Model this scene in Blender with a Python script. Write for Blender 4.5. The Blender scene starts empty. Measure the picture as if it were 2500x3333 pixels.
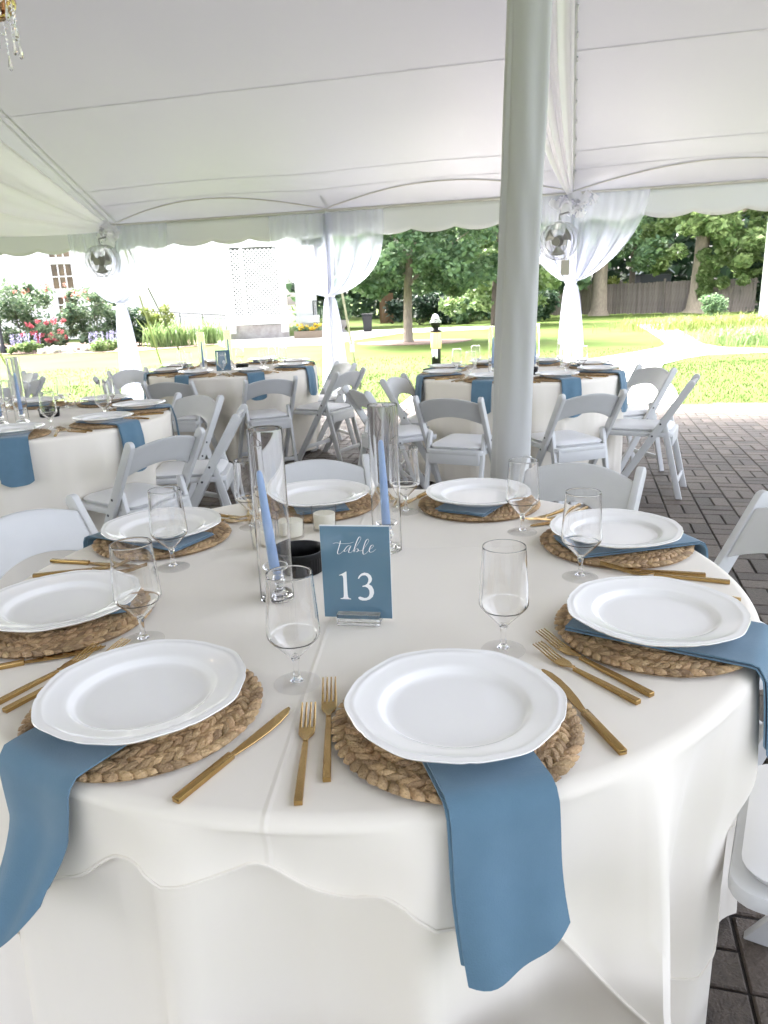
import bpy, bmesh, math, random
import numpy as np
from mathutils import Vector, Matrix
from mathutils.geometry import tessellate_polygon

random.seed(7)
rng = np.random.default_rng(7)
PI = math.pi
rad = math.radians
S = bpy.context.scene
COL = S.collection

# ------------------------------------------------------------------ camera
CAM_H, PITCH, ROLL = 1.336, 0.282, -0.038
cam = bpy.data.cameras.new('camera')
cam.sensor_fit = 'VERTICAL'
cam.sensor_height = 24.0
cam.lens = 24.0 * 2400 / 3333
cam.clip_start, cam.clip_end = 0.05, 900
cam.dof.use_dof = True
cam.dof.focus_distance = 1.35
cam.dof.aperture_fstop = 10
camo = bpy.data.objects.new('camera', cam)
COL.objects.link(camo)
cp, sp, cr, sr = math.cos(PITCH), math.sin(PITCH), math.cos(ROLL), math.sin(ROLL)
Xa, Ua, Fa = Vector((1, 0, 0)), Vector((0, sp, cp)), Vector((0, cp, -sp))
cx_, cy_ = Xa * cr + Ua * sr, Ua * cr - Xa * sr
mw = Matrix((cx_, cy_, -Fa)).transposed().to_4x4()
mw.translation = Vector((0, 0, CAM_H))
camo.matrix_world = mw
S.camera = camo

# ------------------------------------------------------------------ sky, sun, exposure
SUN_EL, SUN_AZ = rad(52), rad(322)          # azimuth clockwise from +Y
w = bpy.data.worlds.new('World')
S.world = w
w.use_nodes = True
wn = w.node_tree
wn.nodes.clear()
sky = wn.nodes.new('ShaderNodeTexSky')
sky.sky_type = 'NISHITA'
sky.sun_disc = False
sky.sun_elevation, sky.sun_rotation = SUN_EL, SUN_AZ
sky.air_density, sky.dust_density, sky.ozone_density = 0.45, 7.0, 0.6
bg = wn.nodes.new('ShaderNodeBackground')
bg.inputs['Strength'].default_value = 0.15
wo = wn.nodes.new('ShaderNodeOutputWorld')
haz = wn.nodes.new('ShaderNodeHueSaturation')       # thin overcast whitens the sky
haz.inputs['Saturation'].default_value = 0.45
wn.links.new(sky.outputs[0], haz.inputs['Color'])
wn.links.new(haz.outputs[0], bg.inputs[0])
wn.links.new(bg.outputs[0], wo.inputs[0])
sl = bpy.data.lights.new('sun', 'SUN')
sl.energy, sl.angle, sl.color = 0.9, rad(16), (1.0, 0.975, 0.94)
so = bpy.data.objects.new('sun', sl)
COL.objects.link(so)
sd = Vector((math.sin(SUN_AZ) * math.cos(SUN_EL), math.cos(SUN_AZ) * math.cos(SUN_EL), math.sin(SUN_EL)))
so.rotation_euler = sd.to_track_quat('Z', 'Y').to_euler()
so.location = (0, -5, 20)
S.view_settings.view_transform = 'Standard'
S.view_settings.look = 'None'
S.view_settings.gamma = 1.0
S.view_settings.use_curve_mapping = False
S.view_settings.exposure = 3.94
S.render.engine = 'CYCLES'
cy = S.cycles
cy.use_denoising = True
cy.max_bounces, cy.diffuse_bounces, cy.glossy_bounces = 14, 5, 6
cy.transmission_bounces, cy.transparent_max_bounces = 14, 24
cy.sample_clamp_indirect = 8.0
cy.blur_glossy = 0.6

# ------------------------------------------------------------------ materials
def nodes_of(name):
    m = bpy.data.materials.new(name)
    m.use_nodes = True
    nt = m.node_tree
    nt.nodes.clear()
    out = nt.nodes.new('ShaderNodeOutputMaterial')
    return m, nt, out

def mk(name, col, rough=0.5, metal=0.0, col2=None, nscale=5.0, spec=0.5, bump=0.0, bscale=60.0, coat=0.0,
       random_amt=0.0, sheen=0.0, transl=0.0, aniso=None, detail=4.0):
    """Principled surface with a noise-mottled colour, fine bump and optional per-piece variation."""
    m, nt, out = nodes_of(name)
    N, L = nt.nodes.new, nt.links.new
    p = N('ShaderNodeBsdfPrincipled')
    p.inputs['Roughness'].default_value = rough
    p.inputs['Metallic'].default_value = metal
    p.inputs['Specular IOR Level'].default_value = spec
    p.inputs['Coat Weight'].default_value = coat
    p.inputs['Sheen Weight'].default_value = sheen
    tc = N('ShaderNodeTexCoord')
    src = tc.outputs['Object']
    if aniso:
        mp = N('ShaderNodeMapping')
        mp.inputs['Scale'].default_value = aniso
        L(src, mp.inputs[0])
        src = mp.outputs[0]
    c = N('ShaderNodeRGB')
    c.outputs[0].default_value = (*col, 1)
    cs = c.outputs[0]
    if col2:
        nz = N('ShaderNodeTexNoise')
        nz.inputs['Scale'].default_value = nscale
        nz.inputs['Detail'].default_value = detail
        L(src, nz.inputs['Vector'])
        cr_ = N('ShaderNodeMapRange')
        cr_.inputs[1].default_value, cr_.inputs[2].default_value = 0.32, 0.68
        L(nz.outputs['Fac'], cr_.inputs[0])
        mx = N('ShaderNodeMix')
        mx.data_type = 'RGBA'
        L(cr_.outputs[0], mx.inputs[0])
        L(cs, mx.inputs[6])
        mx.inputs[7].default_value = (*col2, 1)
        cs = mx.outputs[2]
    if random_amt:
        g = N('ShaderNodeNewGeometry')
        oi = N('ShaderNodeObjectInfo')
        ad = N('ShaderNodeMath'); ad.operation = 'ADD'
        fr = N('ShaderNodeMath'); fr.operation = 'FRACT'
        L(g.outputs['Random Per Island'], ad.inputs[0])
        L(oi.outputs['Random'], ad.inputs[1])
        L(ad.outputs[0], fr.inputs[0])
        mr = N('ShaderNodeMapRange')
        mr.inputs[3].default_value, mr.inputs[4].default_value = 1 - random_amt, 1 + random_amt
        L(fr.outputs[0], mr.inputs[0])
        hs = N('ShaderNodeHueSaturation')
        L(mr.outputs[0], hs.inputs['Value'])
        hr = N('ShaderNodeMapRange')
        hr.inputs[3].default_value, hr.inputs[4].default_value = 0.5 - 0.018 * random_amt, 0.5 + 0.018 * random_amt
        fr2 = N('ShaderNodeMath'); fr2.operation = 'FRACT'
        ml = N('ShaderNodeMath'); ml.operation = 'MULTIPLY'; ml.inputs[1].default_value = 7.31
        L(fr.outputs[0], ml.inputs[0]); L(ml.outputs[0], fr2.inputs[0]); L(fr2.outputs[0], hr.inputs[0])
        L(hr.outputs[0], hs.inputs['Hue'])
        L(cs, hs.inputs['Color'])
        cs = hs.outputs[0]
    L(cs, p.inputs['Base Color'])
    if bump:
        bz = N('ShaderNodeTexNoise')
        bz.inputs['Scale'].default_value = bscale
        bz.inputs['Detail'].default_value = 5
        L(src, bz.inputs['Vector'])
        b = N('ShaderNodeBump')
        b.inputs['Strength'].default_value = bump
        b.inputs['Distance'].default_value = 0.01
        L(bz.outputs['Fac'], b.inputs['Height'])
        L(b.outputs[0], p.inputs['Normal'])
    if transl:
        t = N('ShaderNodeBsdfTranslucent')
        L(cs, t.inputs['Color'])
        ms = N('ShaderNodeMixShader')
        ms.inputs[0].default_value = transl
        L(p.outputs[0], ms.inputs[1]); L(t.outputs[0], ms.inputs[2])
        L(ms.outputs[0], out.inputs[0])
    else:
        L(p.outputs[0], out.inputs[0])
    return m

def mk_glass(name, col=(1, 1, 1), ior=1.45, rough=0.0):
    m, nt, out = nodes_of(name)
    p = nt.nodes.new('ShaderNodeBsdfPrincipled')
    p.inputs['Base Color'].default_value = (*col, 1)
    p.inputs['Roughness'].default_value = rough
    p.inputs['IOR'].default_value = ior
    p.inputs['Transmission Weight'].default_value = 1.0
    nt.links.new(p.outputs[0], out.inputs[0])
    return m

def mk_thin(name):
    """thin-walled clear glass: see-through face-on, mirror by Fresnel, darker towards the silhouette"""
    m, nt, out = nodes_of(name)
    N, L = nt.nodes.new, nt.links.new
    tr = N('ShaderNodeBsdfTransparent')
    gl = N('ShaderNodeBsdfGlossy'); gl.inputs['Roughness'].default_value = 0.0
    lw = N('ShaderNodeLayerWeight'); lw.inputs[0].default_value = 0.5
    cm = N('ShaderNodeMapRange'); cm.inputs[1].default_value = 0.55; cm.inputs[2].default_value = 1.0; cm.inputs[3].default_value = 0.99; cm.inputs[4].default_value = 0.85
    L(lw.outputs['Facing'], cm.inputs[0]); L(cm.outputs[0], tr.inputs[0])      # longer path through the wall near the silhouette
    pw = N('ShaderNodeMath'); pw.operation = 'POWER'; pw.inputs[1].default_value = 5.0
    L(lw.outputs['Facing'], pw.inputs[0])
    sc = N('ShaderNodeMapRange'); sc.inputs[3].default_value = 0.035; sc.inputs[4].default_value = 0.65
    L(pw.outputs[0], sc.inputs[0])
    b = N('ShaderNodeMixShader'); L(sc.outputs[0], b.inputs[0]); L(tr.outputs[0], b.inputs[1]); L(gl.outputs[0], b.inputs[2])
    L(b.outputs[0], out.inputs[0])
    return m

def mk_sheer(name, col, opacity, transl=0.5, foldgain=0.0):
    m, nt, out = nodes_of(name)
    N, L = nt.nodes.new, nt.links.new
    d = N('ShaderNodeBsdfDiffuse'); d.inputs[0].default_value = (*col, 1)
    t = N('ShaderNodeBsdfTranslucent'); t.inputs[0].default_value = (*col, 1)
    a = N('ShaderNodeMixShader'); a.inputs[0].default_value = transl
    L(d.outputs[0], a.inputs[1]); L(t.outputs[0], a.inputs[2])
    tr = N('ShaderNodeBsdfTransparent')
    b = N('ShaderNodeMixShader')
    lw = N('ShaderNodeLayerWeight'); lw.inputs[0].default_value = 0.35
    mr = N('ShaderNodeMapRange')
    mr.inputs[3].default_value, mr.inputs[4].default_value = opacity, min(1.0, opacity + foldgain)
    L(lw.outputs['Facing'], mr.inputs[0])
    L(mr.outputs[0], b.inputs[0])
    L(tr.outputs[0], b.inputs[1]); L(a.outputs[0], b.inputs[2])
    L(b.outputs[0], out.inputs[0])
    return m

def mk_leaf(name, ca, cb, transl=0.35, rough=0.55):
    m, nt, out = nodes_of(name)
    N, L = nt.nodes.new, nt.links.new
    g = N('ShaderNodeNewGeometry')
    rp = N('ShaderNodeValToRGB')
    rp.color_ramp.elements[0].color = (*ca, 1)
    rp.color_ramp.elements[1].color = (*cb, 1)
    tc = N('ShaderNodeTexCoord')
    nz = N('ShaderNodeTexNoise'); nz.inputs['Scale'].default_value = 0.9
    L(tc.outputs['Object'], nz.inputs['Vector'])
    ad = N('ShaderNodeMath'); ad.operation = 'ADD'
    sb = N('ShaderNodeMath'); sb.operation = 'MULTIPLY_ADD'; sb.inputs[1].default_value = 1.2; sb.inputs[2].default_value = -0.6
    L(nz.outputs['Fac'], sb.inputs[0])
    L(g.outputs['Random Per Island'], ad.inputs[0]); L(sb.outputs[0], ad.inputs[1])
    L(ad.outputs[0], rp.inputs[0])
    p = N('ShaderNodeBsdfPrincipled'); p.inputs['Roughness'].default_value = rough
    p.inputs['Specular IOR Level'].default_value = 0.35
    L(rp.outputs[0], p.inputs['Base Color'])
    t = N('ShaderNodeBsdfTranslucent'); L(rp.outputs[0], t.inputs[0])
    ms = N('ShaderNodeMixShader'); ms.inputs[0].default_value = transl
    L(p.outputs[0], ms.inputs[1]); L(t.outputs[0], ms.inputs[2])
    L(ms.outputs[0], out.inputs[0])
    return m

def mk_emit(name, col, strength):
    m, nt, out = nodes_of(name)
    e = nt.nodes.new('ShaderNodeEmission')
    e.inputs[0].default_value = (*col, 1); e.inputs[1].default_value = strength
    nt.links.new(e.outputs[0], out.inputs[0])
    return m

M = {}
M['cloth'] = mk('ivory_cloth', (0.81, 0.762, 0.675), 0.85, col2=(0.79, 0.742, 0.652), nscale=3, bump=0.10, bscale=7, sheen=0.15, spec=0.2)
M['napkin'] = mk('dusty_blue_cloth', (0.104, 0.190, 0.262), 0.9, col2=(0.116, 0.206, 0.282), nscale=25, bump=0.12, bscale=500, sheen=0.3, spec=0.15)
M['china'] = mk('white_china', (0.89, 0.88, 0.85), 0.09, spec=0.5, coat=0.25)
M['brass'] = mk('brushed_brass', (0.46, 0.30, 0.115), 0.22, metal=1.0, col2=(0.56, 0.385, 0.165), nscale=18, bump=0.02, bscale=200)
M['braid'] = mk('water_hyacinth', (0.36, 0.23, 0.115), 0.6, col2=(0.56, 0.39, 0.215), nscale=70, bump=0.6, bscale=300, random_amt=0.30, aniso=(1, 1, 1))
M['braid_base'] = mk('hyacinth_backing', (0.13, 0.08, 0.04), 0.9)
M['glass'] = mk_glass('clear_glass', (1, 1, 1), 1.47)
M['thin'] = mk_thin('thin_glass')
M['acrylic'] = mk_glass('clear_acrylic', (0.97, 0.99, 0.99), 1.49, 0.02)
M['wax_blue'] = mk('blue_taper_wax', (0.31, 0.45, 0.72), 0.35, spec=0.4, col2=(0.33, 0.47, 0.74), nscale=12)
M['wax_white'] = mk('ivory_wax', (0.85, 0.82, 0.70), 0.5, transl=0.2)
M['wick'] = mk('wick', (0.5, 0.48, 0.44), 0.9)
M['black_plastic'] = mk('black_plastic', (0.004, 0.004, 0.0045), 0.38, spec=0.25)
M['sign_blue'] = mk('sign_blue', (0.098, 0.188, 0.262), 0.16, coat=0.6, col2=(0.105, 0.20, 0.275), nscale=6)
M['lettering'] = mk('white_print', (0.86, 0.87, 0.88), 0.4)
M['sign_edge'] = mk('sign_white_edge', (0.78, 0.80, 0.80), 0.3)
M['chair'] = mk('white_resin', (0.60, 0.605, 0.60), 0.38, col2=(0.57, 0.575, 0.57), nscale=9, bump=0.04, bscale=140)
M['vinyl'] = mk('white_vinyl', (0.74, 0.74, 0.74), 0.42, bump=0.08, bscale=30)
M['bolt'] = mk('dark_bolt', (0.06, 0.06, 0.065), 0.4, metal=0.8)
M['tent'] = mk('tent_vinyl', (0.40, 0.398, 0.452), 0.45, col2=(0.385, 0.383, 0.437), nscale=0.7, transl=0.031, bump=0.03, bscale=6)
M['tent_seam'] = mk('tent_seam', (0.55, 0.55, 0.59), 0.5, transl=0.03)
M['tent_rope'] = mk('eave_rope', (0.52, 0.50, 0.47), 0.8)
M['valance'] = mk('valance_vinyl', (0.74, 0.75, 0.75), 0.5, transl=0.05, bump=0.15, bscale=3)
M['pole'] = mk('pole_steel', (0.55, 0.56, 0.58), 0.4, metal=0.6)
M['drape'] = mk('pole_drape_cloth', (0.57, 0.57, 0.555), 1.0, col2=(0.54, 0.54, 0.525), nscale=4, transl=0.10, bump=0.5, bscale=7, spec=0.0, aniso=(1, 1, 0.35))
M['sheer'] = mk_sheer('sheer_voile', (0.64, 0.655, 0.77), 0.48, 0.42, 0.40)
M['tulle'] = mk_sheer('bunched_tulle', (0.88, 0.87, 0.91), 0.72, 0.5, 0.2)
M['swag'] = mk_sheer('swag_voile', (0.92, 0.90, 0.96), 0.74, 0.3, 0.25)
M['wire'] = mk('fan_wire', (0.30, 0.30, 0.32), 0.3, metal=0.8)
M['fan_blade'] = mk('fan_blade', (0.30, 0.29, 0.27), 0.4, metal=0.3)
M['cord_box'] = mk('beige_box', (0.50, 0.48, 0.40), 0.5)
M['rose_gold'] = mk('rose_gold', (0.52, 0.33, 0.20), 0.25, metal=1.0)
M['crystal'] = mk_glass('crystal', (1, 1, 1), 1.6)
M['bulb'] = mk_emit('warm_bulb', (1.0, 0.72, 0.42), 1.2)
M['brick'] = mk('paver', (0.062, 0.048, 0.037), 0.66, col2=(0.102, 0.080, 0.062), nscale=55, bump=0.5, bscale=150, random_amt=0.36, detail=8)
M['joint'] = mk('joint_sand', (0.028, 0.024, 0.021), 0.95, bump=0.4, bscale=200)
M['lawn'] = mk('lawn', (0.052, 0.086, 0.019), 0.9, col2=(0.080, 0.106, 0.032), nscale=0.6, bump=0.3, bscale=30, spec=0.05, detail=7)
M['grass'] = mk_leaf('grass_blades', (0.048, 0.082, 0.017), (0.086, 0.116, 0.033), 0.25, 0.9)
M['concrete'] = mk('path_concrete', (0.46, 0.45, 0.42), 0.85, col2=(0.40, 0.39, 0.37), nscale=3, bump=0.2, bscale=40)
M['mulch'] = mk('mulch', (0.16, 0.10, 0.075), 0.95, col2=(0.25, 0.18, 0.15), nscale=14, bump=0.6, bscale=30)
M['white_paint'] = mk('white_paint', (0.78, 0.78, 0.77), 0.6, col2=(0.74, 0.74, 0.73), nscale=1.0)
M['lattice'] = mk('lattice_paint', (0.78, 0.78, 0.78), 0.6)
M['porch_shade'] = mk('porch_shadow_board', (0.03, 0.03, 0.032), 0.9)  # near-black colour standing in for the shade inside the porch
M['stone'] = mk('porch_stone', (0.30, 0.28, 0.27), 0.9, col2=(0.40, 0.38, 0.37), nscale=6, bump=0.5, bscale=12)
M['pane'] = mk('window_pane', (0.20, 0.15, 0.095), 0.12, col2=(0.06, 0.05, 0.04), nscale=1.4)
M['iron'] = mk('black_iron', (0.015, 0.015, 0.016), 0.45)
M['wood_fence'] = mk('weathered_board', (0.135, 0.115, 0.105), 0.9, col2=(0.20, 0.175, 0.165), nscale=3, random_amt=0.2, aniso=(8, 8, 1), bump=0.3, bscale=12)
M['brown_fence'] = mk('brown_board', (0.13, 0.07, 0.042), 0.85, random_amt=0.2)
M['bark'] = mk('bark', (0.20, 0.165, 0.13), 0.95, col2=(0.30, 0.26, 0.21), nscale=5, aniso=(6, 6, 1), bump=0.8, bscale=9)
M['bark_dark'] = mk('dark_bark', (0.075, 0.06, 0.05), 0.95, col2=(0.13, 0.11, 0.09), nscale=5, aniso=(6, 6, 1), bump=0.8, bscale=9)
M['roof_metal'] = mk('shed_roof', (0.42, 0.45, 0.50), 0.5)
M['shed_wall'] = mk('shed_wall', (0.05, 0.05, 0.055), 0.8)
M['bin'] = mk('bin_plastic', (0.012, 0.013, 0.018), 0.4)
M['strap_tan'] = mk('tan_webbing', (0.40, 0.38, 0.30), 0.9)
M['strap_grey'] = mk('grey_webbing', (0.13, 0.13, 0.12), 0.9)
M['amber'] = mk('amber_lens', (0.80, 0.66, 0.34), 0.25, transl=0.4)
M['silver'] = mk('silver_cap', (0.75, 0.76, 0.78), 0.25, metal=1.0)
M['label'] = mk('label_card', (0.78, 0.80, 0.84), 0.5)
M['terracotta'] = mk('planter_wood', (0.20, 0.16, 0.12), 0.9)
M['L_mid'] = mk_leaf('leaf_mid', (0.075, 0.14, 0.072), (0.19, 0.29, 0.14))
M['L_bright'] = mk_leaf('leaf_bright', (0.095, 0.165, 0.055), (0.26, 0.345, 0.14))
M['L_dark'] = mk_leaf('leaf_dark', (0.02, 0.047, 0.028), (0.075, 0.13, 0.065), 0.25)
M['L_gold'] = mk_leaf('leaf_gold', (0.11, 0.15, 0.03), (0.25, 0.29, 0.09))
M['L_shrub'] = mk_leaf('leaf_shrub', (0.07, 0.12, 0.07), (0.19, 0.25, 0.145))
M['L_ever'] = mk_leaf('leaf_evergreen', (0.014, 0.035, 0.022), (0.05, 0.085, 0.05), 0.2)
M['red_fl'] = mk_leaf('red_petals', (0.40, 0.12, 0.10), (0.52, 0.24, 0.19))
M['pink_fl'] = mk_leaf('pink_red_petals', (0.40, 0.06, 0.09), (0.55, 0.16, 0.18))
M['purple_fl'] = mk_leaf('purple_petals', (0.27, 0.25, 0.45), (0.42, 0.39, 0.58))
M['white_fl'] = mk_leaf('white_petals', (0.62, 0.62, 0.55), (0.74, 0.74, 0.68))
M['yellow_fl'] = mk_leaf('yellow_petals', (0.60, 0.42, 0.03), (0.65, 0.50, 0.08))

# ------------------------------------------------------------------ helpers
class MB:
    """collects verts and faces, then links them as one mesh object"""
    def __init__(s):
        s.v, s.f = [], []
    def add(s, vs, fs):
        o = len(s.v)
        s.v += [tuple(p) for p in vs]
        s.f += [tuple(i + o for i in f) for f in fs]
        return s
    def box(s, c, d, rot=None):
        x, y, z = d[0] / 2, d[1] / 2, d[2] / 2
        vs = [Vector(p) for p in ((-x, -y, -z), (x, -y, -z), (x, y, -z), (-x, y, -z), (-x, -y, z), (x, -y, z), (x, y, z), (-x, y, z))]
        if rot is not None:
            vs = [rot @ p for p in vs]
        c = Vector(c)
        return s.add([p + c for p in vs], [(3, 2, 1, 0), (4, 5, 6, 7), (0, 1, 5, 4), (1, 2, 6, 5), (2, 3, 7, 6), (3, 0, 4, 7)])
    def bar(s, a, b, wd, ht, up=(0, 0, 1)):
        a, b = Vector(a), Vector(b)
        d = b - a
        y = d.normalized()
        x = y.cross(Vector(up)).normalized()
        z = x.cross(y)
        R = Matrix((x, y, z)).transposed()
        return s.box((a + b) / 2, (wd, d.length, ht), R)
    def tube(s, pts, r, n=8, closed=False):
        pts = [Vector(p) for p in pts]
        k = len(pts)
        rs = r if hasattr(r, '__len__') else [r] * k
        vs, up = [], None
        for i, p in enumerate(pts):
            t = (pts[(i + 1) % k] - pts[i - 1]) if (closed or 0 < i < k - 1) else (pts[min(i + 1, k - 1)] - pts[max(i - 1, 0)])
            t = t.normalized() if t.length > 1e-9 else Vector((0, 0, 1))
            if up is None:
                up = Vector((0, 0, 1)) if abs(t.z) < 0.9 else Vector((1, 0, 0))
            a = t.cross(up)
            a = a.normalized() if a.length > 1e-6 else Vector((1, 0, 0))
            b = a.cross(t).normalized()
            up = b
            for j in range(n):
                q = 2 * PI * j / n
                vs.append(p + (a * math.cos(q) + b * math.sin(q)) * rs[i])
        fs = []
        for i in range(k if closed else k - 1):
            for j in range(n):
                i2 = (i + 1) % k
                fs.append((i * n + j, i * n + (j + 1) % n, i2 * n + (j + 1) % n, i2 * n + j))
        if not closed:
            fs.append(tuple(range(n))[::-1])
            fs.append(tuple((k - 1) * n + j for j in range(n)))
        return s.add(vs, fs)
    def lathe(s, prof, n=32, c=(0, 0, 0), rmod=None):
        """profile of (r, z); r = 0 makes a pole"""
        vs, rows = [], []
        for r, z in prof:
            if r < 1e-7:
                rows.append([len(vs)])
                vs.append((c[0], c[1], c[2] + z))
            else:
                row = []
                for j in range(n):
                    q = 2 * PI * j / n
                    rr = r * (rmod(q, r, z) if rmod else 1.0)
                    row.append(len(vs))
                    vs.append((c[0] + rr * math.cos(q), c[1] + rr * math.sin(q), c[2] + z))
                rows.append(row)
        fs = []
        for a, b in zip(rows, rows[1:]):
            for j in range(n):
                j2 = (j + 1) % n
                if len(a) == 1 and len(b) == 1:
                    break
                if len(a) == 1:
                    fs.append((a[0], b[j2], b[j]))
                elif len(b) == 1:
                    fs.append((a[j], a[j2], b[0]))
                else:
                    fs.append((a[j], a[j2], b[j2], b[j]))
        return s.add(vs, fs)
    def grid(s, fn, nu, nv, wrap=False):
        vs = [fn(i / nu, j / nv) for j in range(nv + 1) for i in range(nu if wrap else nu + 1)]
        wd = nu if wrap else nu + 1
        fs = []
        for j in range(nv):
            for i in range(nu):
                i2 = (i + 1) % wd
                fs.append((j * wd + i, j * wd + i2, (j + 1) * wd + i2, (j + 1) * wd + i))
        return s.add(vs, fs)
    def prism(s, poly, axis, a, b):
        """poly of 2-D points extruded along axis x (points are y,z), y (x,z) or z (x,y)"""
        def P(p, t):
            return {'x': (t, p[0], p[1]), 'y': (p[0], t, p[1]), 'z': (p[0], p[1], t)}[axis]
        n = len(poly)
        vs = [P(p, a) for p in poly] + [P(p, b) for p in poly]
        fs = [tuple(range(n))[::-1], tuple(range(n, 2 * n))]
        fs += [(i, (i + 1) % n, n + (i + 1) % n, n + i) for i in range(n)]
        return s.add(vs, fs)
    def build(s, name, m, parent=None, smooth=40, bevel=0.0, bseg=2, thick=0.0, loc=None, fixn=True):
        me = bpy.data.meshes.new(name)
        me.from_pydata(s.v, [], s.f)
        if bevel or fixn:
            bm = bmesh.new()
            bm.from_mesh(me)
            if fixn:
                bmesh.ops.recalc_face_normals(bm, faces=bm.faces)
            if bevel:
                ed = [e for e in bm.edges if len(e.link_faces) == 2 and e.calc_face_angle(0) > 0.6]
                bmesh.ops.bevel(bm, geom=ed, offset=bevel, segments=bseg, profile=0.5, affect='EDGES', clamp_overlap=True)
            bm.to_mesh(me)
            bm.free()
        me.materials.append(m)
        if smooth:
            me.shade_smooth()
            me.set_sharp_from_angle(angle=rad(smooth))
        o = bpy.data.objects.new(name, me)
        COL.objects.link(o)
        if parent is not None:
            o.parent = parent
        if loc is not None:
            o.location = loc
        if thick:
            md = o.modifiers.new('thickness', 'SOLIDIFY')
            md.thickness = thick
            md.offset = 0
        return o

def tag(o, label, cat, group=None, kind=None):
    if label: o['label'] = label
    if cat: o['category'] = cat
    if group: o['group'] = group
    if kind: o['kind'] = kind
    return o

def thing(name, label, cat, loc=(0, 0, 0), rz=0.0, group=None):
    o = bpy.data.objects.new(name, None)
    o.empty_display_size = 0.05
    COL.objects.link(o)
    o.location = loc
    o.rotation_euler = (0, 0, rz)
    return tag(o, label, cat, group)

KIDS = {}
def kids(o):
    return [c for c in o.children]

def dup(root, loc, rz=0.0, label=None, group=None, rx=0.0, ry=0.0):
    r = root.copy()
    COL.objects.link(r)
    r.location = loc
    r.rotation_euler = (rx, ry, rz)
    if label: r['label'] = label
    if group: r['group'] = group
    for ch in kids(root):
        c = ch.copy()
        COL.objects.link(c)
        c.parent = r
        for g in kids(ch):
            d = g.copy()
            COL.objects.link(d)
            d.parent = c
    return r

def struct(o, name=None):
    o['kind'] = 'structure'
    return o

def quads_object(name, m, P, parent=None):
    """P: (n,4,3) array of quads -> one mesh object, each quad its own island"""
    n = len(P)
    me = bpy.data.meshes.new(name)
    me.vertices.add(n * 4)
    me.vertices.foreach_set('co', P.reshape(-1).astype(np.float32))
    me.loops.add(n * 4)
    me.loops.foreach_set('vertex_index', np.arange(n * 4, dtype=np.int32))
    me.polygons.add(n)
    me.polygons.foreach_set('loop_start', np.arange(0, n * 4, 4, dtype=np.int32))
    me.update(calc_edges=True)
    me.materials.append(m)
    o = bpy.data.objects.new(name, me)
    COL.objects.link(o)
    if parent is not None:
        o.parent = parent
    return o

def leaf_quads(C, size, up=0.4, aspect=0.6, jit=0.35):
    """rhombic leaves at centres C (n,3)"""
    n = len(C)
    nr = rng.normal(size=(n, 3)); nr[:, 2] = np.abs(nr[:, 2]) + up
    nr /= np.linalg.norm(nr, axis=1, keepdims=True)
    a = np.cross(nr, rng.normal(size=(n, 3)))
    a /= np.linalg.norm(a, axis=1, keepdims=True) + 1e-9
    b = np.cross(nr, a)
    s = size * (1 + jit * rng.normal(size=(n, 1))).clip(0.4, 1.8)
    return np.stack([C - a * s, C - b * s * aspect, C + a * s, C + b * s * aspect], 1)

def clump_points(centers, radii, per, squash=0.75, shell=0.5):
    out = []
    for c, r in zip(centers, radii):
        d = rng.normal(size=(per, 3)); d /= np.linalg.norm(d, axis=1, keepdims=True)
        t = (shell + (1 - shell) * rng.random((per, 1))) ** 0.6
        out.append(np.asarray(c) + d * t * r * np.array([1, 1, squash]))
    return np.concatenate(out)

def inter(x, xs, ys):
    return float(np.interp(x, xs, ys))

# tent frame: u runs along the eave, n points inward
TU, TN = Vector((0.966, -0.258, 0)), Vector((-0.258, -0.966, 0))
POLE_L, POLE_C, POLE_R = Vector((-3.532, 10.72, 0)), Vector((-0.585, 10.034, 0)), Vector((2.324, 9.157, 0))
EAVE, SLOPE, HALF = 2.44, 0.56, 6.1
FLAT = 0.4          # unseen level roof strip, added to hold back light from behind
BAY = 3.03
TZ = 0.765          # height of every table top
# ================================================================== GROUND
def poly_sheet(name, pts, z, m, kind='structure', thick=0.0):
    b = MB()
    if thick:
        b.prism(pts, 'z', z - thick, z)
    else:
        b.add([(x, y, z) for x, y in pts], [tuple(range(len(pts)))])
    o = b.build(name, m, smooth=0)
    o['kind'] = kind
    return o

b = MB()
def lawn_f(u, v):
    x, y = -220 + 440 * u, -120 + 440 * v
    return (x, y, -0.03)
b.grid(lawn_f, 8, 8)
struct(b.build('lawn', M['lawn'], smooth=0))
EDGE0, EDGE1 = Vector((-14, 12.9, 0)), Vector((9.5, 7.05, 0))
def edge_y(x):
    return inter(x, [-14, -6.4, -4.0, -0.34, 4.23, 9.5], [12.9, 10.75, 10.35, 9.42, 8.68, 7.3])
pat = poly_sheet('patio', [(-14, -12), (9.5, -12)] + [(x, edge_y(x)) for x in (9.5, 4.23, -0.34, -4.0, -6.4, -14)], -0.008, M['joint'])

# bricks in basket weave, parallel to the tent
BU, BV = Vector((math.cos(rad(-14.9)), math.sin(rad(-14.9)), 0)), Vector((math.cos(rad(75.1)), math.sin(rad(75.1)), 0))
BO = Vector((2.22, 4.955, 0))
def brick_mesh_data(h=0.024, L=0.1925, W=0.0925, c=0.004):
    vs = []
    for z, i in ((-h, 0), (-c, 0), (0, c)):
        x, y = L / 2 - i, W / 2 - i
        vs += [(-x, -y, z), (x, -y, z), (x, y, z), (-x, y, z)]
    fs = [(8, 9, 10, 11)]
    for k in (0, 4):
        fs += [(k + j, k + (j + 1) % 4, k + 4 + (j + 1) % 4, k + 4 + j) for j in range(4)]
    return vs, fs
def cam_px(p):
    d = Vector(p) - Vector((0, 0, CAM_H))
    z = d.dot(Fa)
    if z < 0.2:
        return None
    return 1250 + 2400 * d.dot(cx_) / z, 1666.5 - 2400 * d.dot(cy_) / z, z
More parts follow.
